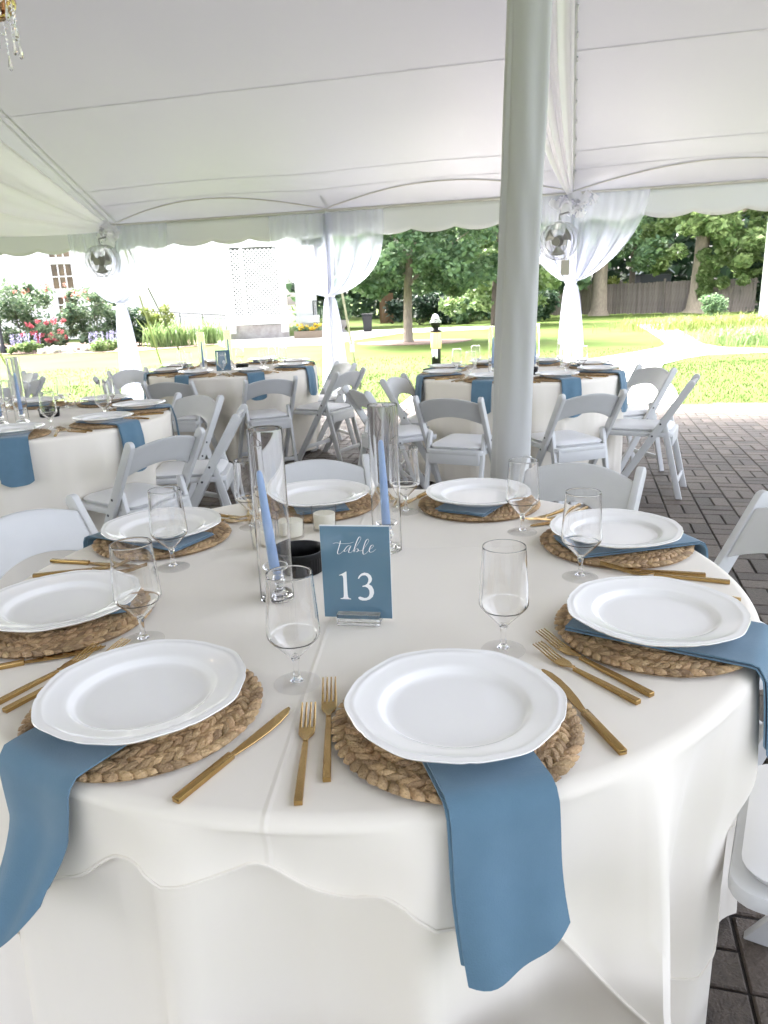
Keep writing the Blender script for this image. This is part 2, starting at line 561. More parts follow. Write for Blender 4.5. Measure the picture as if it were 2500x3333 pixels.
TABLES = {'M': (-0.052, 1.475), 'N': (-1.33, 6.85), 'R': (1.05, 5.62), 'L': (-1.95, 4.07)}
def behind_cloth(p):
    """line of sight to p runs through a clothed table"""
    for cx0, cy0 in TABLES.values():
        for t in np.linspace(0.2, 1.0, 60):
            x, y, z = p[0] * t, p[1] * t, CAM_H * (1 - t)
            if z < TZ and math.hypot(x - cx0, y - cy0) < 0.80:
                return True
    return False
bv, bf = brick_mesh_data()
cand = []
SQ = 0.2
i0 = int(16 / SQ)
for i in range(-i0, i0):
    for j in range(-i0, i0):
        c0 = BO + BU * (SQ * i) + BV * (SQ * j)
        if c0.x < -9 or c0.x > 8 or c0.y < -4 or c0.y > edge_y(c0.x) - 0.08:
            continue
        hz = (i + j) % 2
        for k in (-1, 1):
            if hz:
                c1, ang = c0 + BV * (k * SQ / 4), rad(-14.9)
            else:
                c1, ang = c0 + BU * (k * SQ / 4), rad(75.1)
            if c1.y > edge_y(c1.x) - 0.06:
                continue
            cand.append((c1, ang))
best = []
for q, (c1, ang) in enumerate(cand):
    p = cam_px(c1)
    if p and -20 < p[0] < 2520 and 1200 < p[1] < 3350 and c1.x > -0.7:
        if not behind_cloth(c1):
            best.append((p[2] ** 3, q))
best.sort()
chosen = {q for _, q in best[:300]}
bmesh_data = bpy.data.meshes.new('brick')
bmesh_data.from_pydata(bv, [], bf)
bmesh_data.materials.append(M['brick'])
rest = MB()
for q, (c1, ang) in enumerate(cand):
    dz, tx, ty = random.uniform(-0.0016, 0.0012), random.uniform(-0.006, 0.006), random.uniform(-0.006, 0.006)
    c1 = c1 + Vector((random.uniform(-0.001, 0.001), random.uniform(-0.001, 0.001), dz))
    if q in chosen:
        o = bpy.data.objects.new('brick', bmesh_data)
        COL.objects.link(o)
        o.parent = pat
        o.location = c1
        o.rotation_euler = (tx, ty, ang + random.uniform(-0.006, 0.006))
    else:
        ca, sa = math.cos(ang), math.sin(ang)
        rest.add([(c1.x + ca * x - sa * y, c1.y + sa * x + ca * y, c1.z + z + tx * y - ty * x) for x, y, z in bv], bf)
o = rest.build('bricks', M['brick'], pat, smooth=0, fixn=False)
o['kind'] = 'stuff'

PATH = [(1.71, 12.68), (3.02, 14.21), (4.34, 15.37), (5.63, 16.57), (6.68, 17.77), (7.17, 18.7), (7.84, 20.88), (8.96, 25.0), (10.09, 29.45), (11.45, 29.33), (10.37, 26.28), (9.2, 22.56), (7.9, 18.23), (7.83, 17.08), (8.42, 16.19), (9.6, 15.6), (14, 14.6), (14, 13.9), (8.8, 15.1), (8.04, 15.43), (6.72, 15.33), (6.05, 14.76), (5.25, 13.76), (4.94, 13.07), (4.43, 11.43), (4.06, 10.14), (3.63, 8.86), (2.43, 9.06), (1.21, 9.26), (0.2, 9.4), (0.6, 11.2)]
poly_sheet('path', PATH, -0.012, M['concrete'], thick=0.06)
PATH2 = [(-12.5, 28.7), (-5.91, 29.2), (-2.28, 31.61), (-0.52, 34.38), (1.0, 33.97), (7.06, 33.5), (6.77, 31.63), (0.88, 30.06), (-0.63, 26.52), (-1.66, 24.09), (-4.87, 24.47), (-5.6, 26.6), (-9, 27.0)]
poly_sheet('far_path', PATH2, -0.012, M['concrete'], thick=0.06)
poly_sheet('garden_bed', [(-22, 27.2), (-13.86, 25.9), (-11.6, 25.06), (-9.3, 24.4), (-8.06, 24.4), (-6.9, 25.2), (-5.75, 26.54), (-5.9, 28.5), (-7.5, 31), (-22, 36)], -0.006, M['mulch'], thick=0.06)
rb = [(0.97 + 1.75 * math.cos(t) * (1 + 0.12 * math.sin(3 * t)) + 0.2, 23.6 + 1.35 * math.sin(t) * (1 + 0.1 * math.cos(2 * t))) for t in np.linspace(0, 2 * PI, 28, endpoint=False)]
poly_sheet('tree_mulch_ring', rb, -0.006, M['mulch'], thick=0.06)
# grass blades where they are big enough to show
def grass_patch(n, x0, x1, y0, y1, test, hgt):
    C = np.stack([rng.uniform(x0, x1, n), rng.uniform(y0, y1, n)], 1)
    C = np.array([p for p in C if test(p[0], p[1])])
    k = len(C)
    h = hgt * rng.uniform(0.5, 1.3, (k, 1))
    a = rng.uniform(0, 2 * PI, k)
    d = np.stack([np.cos(a), np.sin(a), np.zeros(k)], 1)
    base = np.concatenate([C, np.full((k, 1), -0.03)], 1)
    lean = rng.normal(size=(k, 3)) * 0.45; lean[:, 2] = 1
    tip = base + lean * h
    wd = 0.0065
    return np.stack([base - d * wd, base + d * wd, tip + d * wd * 0.2, tip - d * wd * 0.2], 1)
def in_poly(x, y, P):
    r = False
    for (x1, y1), (x2, y2) in zip(P, P[1:] + P[:1]):
        if (y1 > y) != (y2 > y) and x < (x2 - x1) * (y - y1) / (y2 - y1) + x1:
            r = not r
    return r
def on_lawn(x, y):
    return y > edge_y(x) + 0.02 and not in_poly(x, y, PATH)
G1 = grass_patch(26000, -6.5, 8, 8.2, 14, on_lawn, 0.032)
G2 = grass_patch(9000, -8, 9, 12, 18, lambda x, y: on_lawn(x, y) and not in_poly(x, y, PATH2), 0.035)
tag(quads_object('grass', M['grass'], np.concatenate([G1, G2])), 'short bright green grass of the lawn beyond the patio', 'grass', kind='stuff')

# ================================================================== BUILDINGS
# white building with window on the left
bl = thing('white_building', 'long white building wall with a multi-pane window behind the flowering shrubs', 'building', (0, 0, 0))
b = MB()
b.box((-22, 40.4, 4.5), (32.5, 8, 9))
b.build('wall', M['white_paint'], bl, smooth=0)
def window(px, z0, zs, wd, rows, parent):
    """one framed window of panes; zs is height; sits proud of the wall face at y=36.4"""
    y = 36.4
    f = MB()
    t = 0.07
    cols = 3
    f.box((px, y - 0.03, z0 - t / 2), (wd + 2 * t, 0.12, t)); f.box((px, y - 0.03, z0 + zs + t / 2), (wd + 2 * t, 0.12, t))
    for s in (-1, 1):
        f.box((px + s * (wd + t) / 2, y - 0.03, z0 + zs / 2), (t, 0.12, zs))
    fo = f.build('window', M['white_paint'], parent, smooth=0)
    pw, ph = wd / cols, zs / rows
    for i in range(cols):
        for j in range(rows):
            MB().box((px - wd / 2 + pw * (i + 0.5), y - 0.015, z0 + ph * (j + 0.5)), (pw - 0.05, 0.02, ph - 0.05)).build('pane', M['pane'], fo, smooth=0)
    m_ = MB()
    for i in range(1, cols):
        m_.box((px - wd / 2 + pw * i, y - 0.03, z0 + zs / 2), (0.05, 0.05, zs))
    for j in range(1, rows):
        m_.box((px, y - 0.028, z0 + ph * j), (wd, 0.05, 0.05))
    m_.build('muntin', M['white_paint'], fo, smooth=0)
window(-14.62, 3.70, 0.95, 0.98, 1, bl)
window(-14.62, 2.30, 1.12, 0.98, 2, bl)
window(-14.55, 0.85, 1.1, 0.90, 3, bl)

# lattice porch
po = thing('lattice_porch', 'white porch with diagonal lattice screen above a grey stone base', 'porch', (0, 0, 0))
b = MB()
b.box((-4.65, 33.2, 5.0), (2.6, 6.4, 3.2))
b.box((-5.72, 30.0, 1.9), (0.34, 0.2, 3.4)); b.box((-3.62, 30.0, 1.9), (0.26, 0.2, 3.4))
b.box((-4.66, 30.0, 0.72), (2.5, 0.24, 0.36))
b.box((-4.9, 32.0, 1.9), (2.2, 0.1, 3.4))
b.build('frame', M['white_paint'], po, smooth=0)
MB().box((-4.66, 30.25, 0.24), (2.3, 0.3, 0.52)).build('stone_base', M['stone'], po, smooth=0)
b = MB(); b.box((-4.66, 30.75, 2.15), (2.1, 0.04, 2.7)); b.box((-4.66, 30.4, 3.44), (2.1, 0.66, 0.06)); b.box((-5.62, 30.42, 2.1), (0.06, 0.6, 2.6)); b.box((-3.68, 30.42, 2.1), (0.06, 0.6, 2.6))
b.build('shade_box', M['porch_shade'], po, smooth=0)  # added dark box that paints the shade seen through the lattice holes
MB().box((-5.1, 29.93, 2.15), (0.09, 0.05, 2.5)).build('batten', M['white_paint'], po, smooth=0)
def slats(x0, x1, z0, z1, y, parent, pitch=0.16, wd=0.054):
    for sgn in (-1, 1):
        k = x0 - (z1 - z0) if sgn > 0 else x0
        lim = x1 if sgn > 0 else x1 + (z1 - z0)
        yy = y + (0.012 if sgn > 0 else -0.012)
        k += pitch / 2
        while k < lim:
            # line x = k + sgn*(z-z0)
            pts = []
            za = z0 + max(0.0, (x0 - k) * sgn if sgn > 0 else (k - x1))
            zb = z0 + min(z1 - z0, (x1 - k) if sgn > 0 else (k - x0))
            if zb - za > 0.03:
                MB().bar((k + sgn * (za - z0), yy, za), (k + sgn * (zb - z0), yy, zb), wd, 0.016, up=(0, 1, 0)).build('slat', M['lattice'], parent, smooth=0, fixn=False)
            k += pitch
slats(-5.55, -3.74, 0.9, 3.34, 30.02, po)
# side screen of the porch, receding
b = MB()
b.box((-3.0, 33.0, 1.9), (0.9, 0.1, 3.4)); b.box((-2.95, 32.6, 0.6), (1.0, 0.3, 0.3))
b.build('side_screen', M['white_paint'], po, smooth=0)
# dark iron gate beside it
g = thing('iron_gate', 'small black iron gate of thin bars beside the lattice porch', 'gate', (-2.40, 32.9, 0))
f = MB()
for x in (-0.30, 0.30):
    f.box((x, 0, 0.85), (0.04, 0.04, 1.0))
f.box((0, 0, 1.33), (0.6, 0.03, 0.03)); f.box((0, 0, 0.42), (0.6, 0.03, 0.03))
f.build('frame', M['iron'], g, smooth=0)
for k in range(7):
    MB().box((-0.225 + 0.075 * k, 0, 0.87), (0.018, 0.018, 0.86)).build('bar', M['iron'], g, smooth=0)
MB().box((0, 0, 0.19), (0.7, 0.3, 0.38)).build('step', M['stone'], g, smooth=0)

# ramp railing
g = thing('ramp_railing', 'thin dark metal handrail along the white wall behind the irises', 'railing', (0, 0, 0))
ra, rb_ = Vector((-9.9, 31.6, 1.22)), Vector((-5.95, 30.1, 0.92))
for k in range(5):
    p = ra.lerp(rb_, k / 4)
    MB().box((p.x, p.y, p.z / 2), (0.035, 0.035, p.z)).build('post', M['iron'], g, smooth=0)
b = MB(); b.tube([ra, rb_], 0.022, 6); b.tube([ra - Vector((0, 0, 0.13)), rb_ - Vector((0, 0, 0.13))], 0.012, 6)
b.build('rail', M['iron'], g)
MB().tube([Vector((-8.25, 31.0, 0.8)) + Vector((0.13 * math.cos(t), 0, 0.13 * math.sin(t))) for t in np.linspace(0, 2 * PI, 14, endpoint=False)], 0.012, 5, True).build('scroll', M['iron'], g)

# white house at the right edge
g = thing('white_house', 'white house corner rising behind the right-hand planting', 'house', (0, 0, 0))
g.location = (14.93, 29.7, 0); g.rotation_euler = (0, 0, rad(-31))
MB().box((3.6, 3.5, 4.5), (7.2, 7, 9)).build('wall', M['white_paint'], g, smooth=0)

# ================================================================== FENCE, SHED
g = thing('board_fence', 'weathered grey vertical board fence along the back of the lawn', 'fence', (0, 0, 0))
fa, fb = Vector((8.2, 47.6, 0)), Vector((19.3, 38.6, 0))
L_ = (fb - fa).length
fd = (fb - fa) / L_
fang = math.atan2(fd.y, fd.x)
nb = int(L_ / 0.150)
brd = None
for k in range(nb):
    p = fa + fd * (0.150 * k)
    h = 1.66 + random.uniform(-0.02, 0.02)
    me_h = MB().prism([(-0.070, 0), (0.070, 0), (0.070, h - 0.04), (0.045, h), (-0.045, h), (-0.070, h - 0.04)], 'y', -0.012, 0.012)
    o = me_h.build('board', M['wood_fence'], g, smooth=0, fixn=False) if brd is None else brd.copy()
    if brd is None:
        brd = o
    else:
        COL.objects.link(o)
    o.location = (p.x, p.y, random.uniform(-0.03, 0.02))
    o.rotation_euler = (0, random.uniform(-0.006, 0.006), fang + random.uniform(-0.03, 0.03))
pst = None
for k in range(0, nb, 16):
    p = fa + fd * (0.150 * k) + Vector((fd.y, -fd.x, 0)) * 0.06
    if pst is None:
        pst = MB().box((0, 0, 0.9), (0.11, 0.11, 1.8)).build('post', M['wood_fence'], g, smooth=0); o = pst
    else:
        o = pst.copy(); COL.objects.link(o)
    o.location = p; o.rotation_euler = (0, 0, fang)
nrm = Vector((fd.y, -fd.x, 0)) * -0.045
for z in (0.35, 1.45):
    MB().bar(fa + nrm + Vector((0, 0, z)), fb + nrm + Vector((0, 0, z)), 0.04, 0.09).build('rail', M['wood_fence'], g, smooth=0)
g = thing('brown_fence', 'short stretch of reddish brown board fence behind the young tree', 'fence', (0, 0, 0))
bp = None
for k in range(5):
    if bp is None:
        bp = MB().box((0, 0, 0.8), (0.14, 0.03, 1.6)).build('board', M['brown_fence'], g, smooth=0); o = bp
    else:
        o = bp.copy(); COL.objects.link(o)
    o.location = (0.25 + 0.155 * k, 42.0, 0)
g = thing('garden_shed', 'dark shed with pale sloping metal roof peeking over the grey fence', 'shed', (18.2, 51.0, 0))
MB().box((0.0, 0, 1.1), (2.0, 2.0, 2.2)).build('wall', M['shed_wall'], g, smooth=0)
b = MB(); b.bar((-1.15, 0, 2.22), (0.12, 0, 2.98), 2.4, 0.06, up=(0, 0, 1)); b.bar((0.08, 0, 2.98), (1.15, 0, 2.22), 2.4, 0.06, up=(0, 0, 1))
b.build('roof', M['roof_metal'], g, smooth=0)

# ================================================================== TREES AND PLANTS
def branchy(name, base, pts_r, m, parent):
    return MB().tube(pts_r[0], pts_r[1], 10).build(name, m, parent)
def tree(name, label, loc, trunk, limbs, clumps, per, leaf, mleaf, mbark, squash=0.7, up=0.4, group=None, shell=0.35):
    t = thing(name, label, 'tree', loc, 0, group)
    b = MB()
    b.tube([p for p, r in trunk], [r for p, r in trunk], 12)
    b.build('trunk', mbark, t)
    lb = MB()
    for l in limbs:
        lb.tube([p for p, r in l], [r for p, r in l], 7)
    if limbs:
        lb.build('limb', mbark, t)
    P = clump_points([c for c, r in clumps], [r for c, r in clumps], per, squash, shell)
    quads_object('crown', mleaf, leaf_quads(P, leaf, up), t)
    return t
def rand_clumps(n, box, rr, shape=None):
    out = []
    (x0, x1), (y0, y1), (z0, z1) = box
    while len(out) < n:
        p = (random.uniform(x0, x1), random.uniform(y0, y1), random.uniform(z0, z1))
        if shape and not shape(*p):
            continue
        out.append((p, random.uniform(*rr)))
    return out
# young ginkgo-like tree on the lawn
lm = []
for k in range(9):
    a = k * 2.4
    h0 = 1.7 + 0.25 * k
    lm.append([(Vector((0.03, 0, h0)), 0.07 - 0.004 * k), (Vector((0.8 * math.cos(a), 0.7 * math.sin(a), h0 + 0.8)), 0.04), (Vector((1.9 * math.cos(a), 1.6 * math.sin(a), h0 + 1.5)), 0.012)])
def sh1(x, y, z):
    r = math.hypot(x - 0.55, y)
    zz = (z - 1.75) / 5.2
    lim = 2.75 * (0.62 + 0.5 * math.sin(PI * min(max(zz, 0), 1) ** 0.6))
    return r < lim and not (z < 2.2 and -0.25 < x < 0.35)
tree('lawn_tree', 'young leafy green tree in a mulch ring on the lawn', (0.97, 23.71, -0.03),
     [((0, 0, 0), 0.19), ((0.0, 0, 0.12), 0.15), ((0.0, 0, 0.9), 0.13), ((0.03, 0, 1.75), 0.125), ((0.15, 0.1, 3.0), 0.09), ((0.1, 0, 5), 0.05), ((0.1, 0, 6.4), 0.02)],
     lm, rand_clumps(170, ((-2.4, 3.6), (-2.6, 2.6), (1.5, 6.9)), (0.3, 0.58), sh1) + [((random.uniform(-1.9, -0.4), random.uniform(-1.6, 0.4), random.uniform(1.45, 2.4)), 0.36) for k in range(16)] + [((random.uniform(0.4, 2.6), random.uniform(-1.6, 0.4), random.uniform(1.6, 2.5)), 0.38) for k in range(16)], 170, 0.085, M['L_mid'], M['bark'], 0.75)
# bright maple behind it
tree('bright_maple', 'bright yellow-green tree with low branches right of the young lawn tree', (5.3, 34, -0.03),
     [((0, 0, 0), 0.22), ((0, 0, 1.5), 0.16), ((0.1, 0, 5), 0.08)], [],
     rand_clumps(60, ((-1.9, 2.2), (-1.8, 1.8), (0.9, 6.5)), (0.4, 0.75)), 150, 0.14, M['L_bright'], M['bark_dark'])
# dark stand behind the lawn tree: each a tree
k = 0
for (x, y, h, wd, mm, lab) in ((-1.9, 38.5, 7.5, 1.6, 'L_dark', 'dark green tree beside the porch gate behind the trash bin'), (0.6, 46, 9, 2.6, 'L_dark', 'tall dark tree behind the brown fence boards'),
                               (4.4, 44, 9, 3.0, 'L_mid', 'broad mid-green tree behind the bright yellow-green tree'), (8.6, 42, 10, 2.8, 'L_mid', 'tall leafy tree partly hidden by the draped tent pole')):
    tree('background_tree', lab, (x, y, -0.03), [((0, 0, 0), 0.42), ((0, 0, 0.4), 0.33), ((0, 0, 3), 0.28), ((0.2, 0, h * 0.8), 0.1)], [],
         rand_clumps(60, ((-wd, wd), (-wd * 0.8, wd * 0.8), (1.5, h)), (0.55, 1.0)), 110, 0.19, M[mm], M['bark_dark'], group='trees behind the lawn')
def bush(name, label, loc, n, box, rr, per, leaf, m, cat='shrub', group=None, up=0.4, squash=0.85, extra=None, stems=True):
    t = thing(name, label, cat, loc, 0, group)
    cl = rand_clumps(n, box, rr)
    P = clump_points([c for c, r in cl], [r for c, r in cl], per, squash, 0.2)
    P[:, 2] = np.abs(P[:, 2])
    quads_object('foliage', m, leaf_quads(P, leaf, up), t)
    if stems:
        b = MB()
        for k in range(6):
            a = k * 1.1
            q = cl[k % len(cl)][0]
            b.tube([(0.1 * math.cos(a), 0.1 * math.sin(a), 0), (q[0] * 0.5, q[1] * 0.5, q[2] * 0.55), q], [0.025, 0.016, 0.006], 5)
        b.build('stem', M['bark_dark'], t)
    if extra:
        for nm, mm, cnt, bx, sz, rad_ in extra:
            cl2 = rand_clumps(cnt, bx, (rad_ * 0.7, rad_ * 1.3))
            P2 = clump_points([c for c, r in cl2], [r for c, r in cl2], 26, 0.9, 0.2)
            quads_object(nm, mm, leaf_quads(P2, sz, 0.3), t)
    return t
for k, (x, lab, mm) in enumerate(((2.2, 'low dark evergreen bush under the trees, beside the lawn tree trunk', 'L_ever'), (4.6, 'wide spreading green bush under the bright yellow-green tree', 'L_mid'), (7.2, 'dark bush low against the trees next to the draped pole', 'L_dark'))):
    bush('understory_bush', lab, (x, 38.5 - 0.4 * k, -0.03), 22, ((-1.5, 1.5), (-0.8, 0.8), (0.2, 1.25)), (0.3, 0.55), 120, 0.11, M[mm], group='bushes under the background trees')
# trees at the grey fence
def tB(x, y, z):
    # crown of hanging sprays, open on the trunk side
    r = math.hypot((x - 1.2) / 1.25, y)
    return r < 3.1 and not (z < 4.1 and -1.6 < x < 1.0) and not (z < 2.2 and x < 2.0)
tree('ivy_tree', 'large tree with ivy on a thick trunk and bright hanging leaves before the fence', (16.9, 40.2, -0.03),
     [((-0.05, 0, 0), 0.72), ((-0.03, 0, 0.25), 0.52), ((0.0, 0, 1.2), 0.42), ((0.03, 0, 2.6), 0.36), ((0.06, 0, 4.6), 0.32), ((0.1, 0, 9), 0.2)],
     [[(Vector((0.3, 0, 4.2)), 0.2), (Vector((2.2, -0.5, 5.2)), 0.12), (Vector((4.2, -0.8, 4.4)), 0.03)], [(Vector((0.3, 0, 4.4)), 0.16), (Vector((-1.4, -0.5, 5.6)), 0.1), (Vector((-2.5, -0.6, 5.4)), 0.03)]],
     rand_clumps(105, ((-2.2, 5.2), (-2.2, 2.0), (1.7, 9.5)), (0.35, 0.7), tB) + [((random.uniform(0.5, 4.6), random.uniform(-2.2, -0.6), random.uniform(1.5, 5.2)), random.uniform(0.28, 0.5)) for k in range(62)] + [((random.uniform(-1.6, 0.6), random.uniform(-2.0, -0.8), random.uniform(3.7, 5.2)), random.uniform(0.28, 0.45)) for k in range(22)] + [((0.2 + random.uniform(-0.25, 0.3), -0.4, 0.9 + 0.16 * k), 0.28) for k in range(14)],
     150, 0.15, M['L_bright'], M['bark'], 0.8)
tree('fence_tree', 'tree with a broad flared trunk in front of the fence beside the sheer curtain', (12.3, 42.2, -0.03),
     [((0, 0, 0), 0.60), ((0, 0, 0.3), 0.46), ((0.0, 0, 1.8), 0.40), ((0.1, 0, 5), 0.3), ((0.1, 0, 10), 0.12)], [],
     rand_clumps(70, ((-2.6, 2.7), (-2.2, 2.2), (2.1, 9)), (0.5, 0.9)), 120, 0.16, M['L_mid'], M['bark'])
tree('slim_tree', 'slim dark-trunked tree standing behind the fence by the shed', (16.0, 48.0, -0.03),
     [((0, 0, 0), 0.2), ((0, 0, 4), 0.17), ((0.1, 0, 9), 0.08)], [],
     rand_clumps(55, ((-2.2, 2.0), (-1.5, 1.5), (3.6, 11)), (0.5, 0.9)), 110, 0.19, M['L_mid'], M['bark_dark'])
for k, (x, y, h, lab) in enumerate(((20.3, 38.5, 7, 'dark evergreen with drooping branches beside the white house'), (22.4, 41, 10, 'tallest dark evergreen behind the hanging leaves'))):
    t = thing('evergreen_tree', lab, 'tree', (x, y, -0.03), 0, 'evergreens by the white house')
    MB().tube([(0, 0, 0), (0, 0, h)], [0.2, 0.03], 8).build('trunk', M['bark_dark'], t)
    cl = []
    for q in range(90):
        z = random.uniform(0.3, h); rr = 2.0 * (1 - z / h) ** 0.6 * random.uniform(0.4, 1.0); a = random.uniform(0, 2 * PI)
        cl.append(((rr * math.cos(a), rr * math.sin(a), z - 0.25 * rr), random.uniform(0.3, 0.5)))
    P = clump_points([c for c, r in cl], [r for c, r in cl], 80, 0.4, 0.2)
    quads_object('crown', M['L_ever'], leaf_quads(P, 0.12, 0.5), t)
g = bush('hedge', 'sunlit yellow-green hedge showing over the grey fence top', (12.6, 49.2, -0.03), 40, ((-4.3, 3.8), (-0.4, 0.4), (0.6, 1.9)), (0.35, 0.5), 130, 0.11, M['L_gold'], cat='hedge', stems=False)
# far wood as one mass
n = 26000
cx = rng.uniform(-6, 48, n); cyy = rng.uniform(52, 66, n) - 0.25 * (cx - 15).clip(0, 40) * 0.6
cz = 15 * rng.random(n) ** 0.9
tag(quads_object('woods', M['L_dark'], leaf_quads(np.stack([cx, cyy, cz], 1), 0.42, 0.2)), 'dark mass of woods far behind the fence', 'woods', kind='stuff')
# garden bed
MY = [('redflowers', M['red_fl'], 16, ((-1.5, 1.5), (-0.9, 0.5), (1.7, 2.5)), 0.055, 0.12)]
bush('crape_myrtle', 'big grey-green crape myrtle with sparse red tips next to the lamp post', (-12.9, 27.6, -0.03), 64, ((-1.3, 1.25), (-0.8, 0.8), (0.3, 2.25)), (0.2, 0.42), 110, 0.062, M['L_shrub'],
     extra=[('blossom', M['red_fl'], 9, ((-1.3, 1.3), (-0.9, 0.2), (1.7, 2.4)), 0.035, 0.09)], group='crape myrtles in the garden bed')
bush('crape_myrtle', 'crape myrtle with red blossom tips in front of the building window', (-10.3, 27.6, -0.03), 56, ((-0.95, 0.95), (-0.8, 0.8), (0.3, 2.0)), (0.18, 0.38), 110, 0.060, M['L_shrub'],
     extra=[('blossom', M['red_fl'], 12, ((-1.1, 0.7), (-0.9, 0.1), (1.5, 2.25)), 0.035, 0.09)], group='crape myrtles in the garden bed')
bush('rose_bush', 'low rose bush covered with crimson flowers between the two myrtles', (-11.5, 26.7, -0.03), 22, ((-0.65, 0.75), (-0.4, 0.4), (0.1, 0.8)), (0.16, 0.28), 90, 0.055, M['L_shrub'],
     extra=[('blossom', M['pink_fl'], 19, ((-0.75, 0.85), (-0.65, -0.2), (0.35, 1.05)), 0.05, 0.10)])
bush('round_shrub', 'rounded grey-green shrub behind the curtain of the left tent pole', (-8.85, 27.9, -0.03), 30, ((-0.8, 0.6), (-0.5, 0.5), (0.2, 1.35)), (0.2, 0.36), 110, 0.06, M['L_dark'])
bush('golden_shrub', 'yellow-green shrub next to the handrail beside the irises', (-7.95, 27.6, -0.03), 24, ((-0.4, 0.5), (-0.4, 0.4), (0.3, 1.35)), (0.18, 0.3), 110, 0.055, M['L_gold'])
def salvia(loc, label):
    t = bush('salvia', label, loc, 14, ((-0.4, 0.4), (-0.3, 0.3), (0.08, 0.32)), (0.12, 0.2), 100, 0.045, M['L_bright'], cat='flower', group='purple salvias in the bed', stems=False)
    b = []
    for k in range(26):
        x, y = random.uniform(-0.5, 0.55), random.uniform(-0.25, 0.35)
        for q in range(12):
            b.append((x + 0.012 * random.gauss(0, 1) + 0.04 * q / 12, y, 0.32 + 0.03 * q))
    quads_object('flower_spike', M['purple_fl'], leaf_quads(np.array(b), 0.024, 0.2), t)
    return t
salvia((-9.0, 25.1, -0.03), 'purple-flowering salvia clump left of the tent pole curtain')
salvia((-11.85, 25.5, -0.03), 'purple salvia clump in front of the large myrtle')
bush('white_flowers', 'low cushion of white flowers at the bed edge', (-10.4, 25.2, -0.03), 20, ((-0.75, 0.75), (-0.22, 0.22), (0.05, 0.14)), (0.12, 0.18), 100, 0.04, M['white_fl'], cat='flower', stems=False)
def blades(name, label, loc, n, sx, sy, h, wd, m, cat, group=None, droop=0.5):
    t = thing(name, label, cat, loc, 0, group)
    Q = []
    for k in range(n):
        bx, by = random.gauss(0, sx), random.gauss(0, sy)
        a = random.uniform(0, 2 * PI)
        l = h * random.uniform(0.6, 1.15)
        out = Vector((math.cos(a), math.sin(a), 0)) * random.uniform(0.1, droop) * l
        side = Vector((-math.sin(a), math.cos(a), 0)) * wd * random.uniform(0.7, 1.2)
        p0 = Vector((bx, by, 0)); p1 = p0 + out * 0.35 + Vector((0, 0, l * 0.6)); p2 = p0 + out * 1.0 + Vector((0, 0, l * (1.0 - 0.35 * random.random())))
        Q.append([p0 - side * 0.6, p0 + side * 0.6, p1 + side, p1 - side])
        Q.append([p1 - side, p1 + side, p2 + side * 0.15, p2 - side * 0.15])
    quads_object('leaves', m, np.array([[tuple(p) for p in q] for q in Q]), t)
    return t
for (x, y, lab) in ((-7.55, 26.3, 'broad-leaved iris clump closest to the curtain pole'), (-6.85, 26.6, 'middle iris clump with pale arching leaves under the handrail'), (-6.05, 27.3, 'iris clump nearest the lattice porch, with yellowish leaves')):
    blades('iris_clump', lab, (x, y, -0.03), 150, 0.26, 0.2, 0.95, 0.022, M['L_bright'], 'plant', 'iris clumps in the bed', 0.7)
# right-hand planting of ornamental grass
bedpts = []
for (x, y, n, h, lab) in ((9.5, 18.3, 1500, 0.42, 'dense mound of arching liriope at the bend of the path'), (12.2, 19.6, 1500, 0.45, 'liriope mound running out of the frame by the path'), (10.2, 25.0, 1100, 0.5, 'farther liriope mound below the small round shrub'), (12.4, 25.6, 1100, 0.5, 'liriope mound in front of the white house corner')):
    blades('liriope', lab, (x, y, -0.03), n, 0.85 if y < 22 else 0.95, 0.75, h, 0.010, M['L_bright'] if y < 22 else M['L_gold'], 'plant', 'liriope mounds by the path', 0.9)
bush('small_shrub', 'small rounded green shrub rising from the liriope bed', (12.1, 27.3, -0.03), 12, ((-0.3, 0.35), (-0.3, 0.3), (0.3, 0.95)), (0.18, 0.3), 120, 0.05, M['L_mid'])
# flower planter, urn, bin, lamp post, bollard
g = thing('flower_planter', 'low wooden planter of yellow flowers beside the porch', 'planter', (-2.62, 28.9, -0.03))
MB().box((0, 0, 0.14), (1.05, 0.4, 0.28)).build('trough', M['terracotta'], g, smooth=0)
cl = rand_clumps(16, ((-0.5, 0.5), (-0.12, 0.12), (0.3, 0.42)), (0.09, 0.14))
P = clump_points([c for c, r in cl], [r for c, r in cl], 40, 0.9, 0.2)
quads_object('foliage', M['L_mid'], leaf_quads(P, 0.04), g)
cl = rand_clumps(20, ((-0.5, 0.5), (-0.2, 0.1), (0.35, 0.52)), (0.05, 0.09))
P = clump_points([c for c, r in cl], [r for c, r in cl], 22, 0.9, 0.2)
quads_object('blossom', M['yellow_fl'], leaf_quads(P, 0.035), g)
g = thing('garden_urn', 'stone urn planted with a green shrub behind the middle tent pole', 'urn', (-1.5, 33.0, -0.03))
MB().lathe([(0.0, 0), (0.2, 0), (0.2, 0.06), (0.1, 0.12), (0.09, 0.2), (0.24, 0.34), (0.30, 0.5), (0.32, 0.54), (0.26, 0.54), (0.0, 0.5)], 20).build('pot', M['stone'], g)
P = clump_points(rand_clumps(14, ((-0.25, 0.25), (-0.25, 0.25), (0.6, 1.35)), (0.2, 0.3)) and [c for c, r in rand_clumps(14, ((-0.3, 0.3), (-0.25, 0.25), (0.6, 1.35)), (0.2, 0.3))], [0.24] * 14, 90, 0.9, 0.2)
quads_object('foliage', M['L_mid'], leaf_quads(P, 0.06), g)
g = thing('trash_bin', 'black lidded trash bin on the far path under the trees', 'bin', (-0.4, 32.6, -0.02))
b = MB(); z0, z1 = 0.0, 0.68
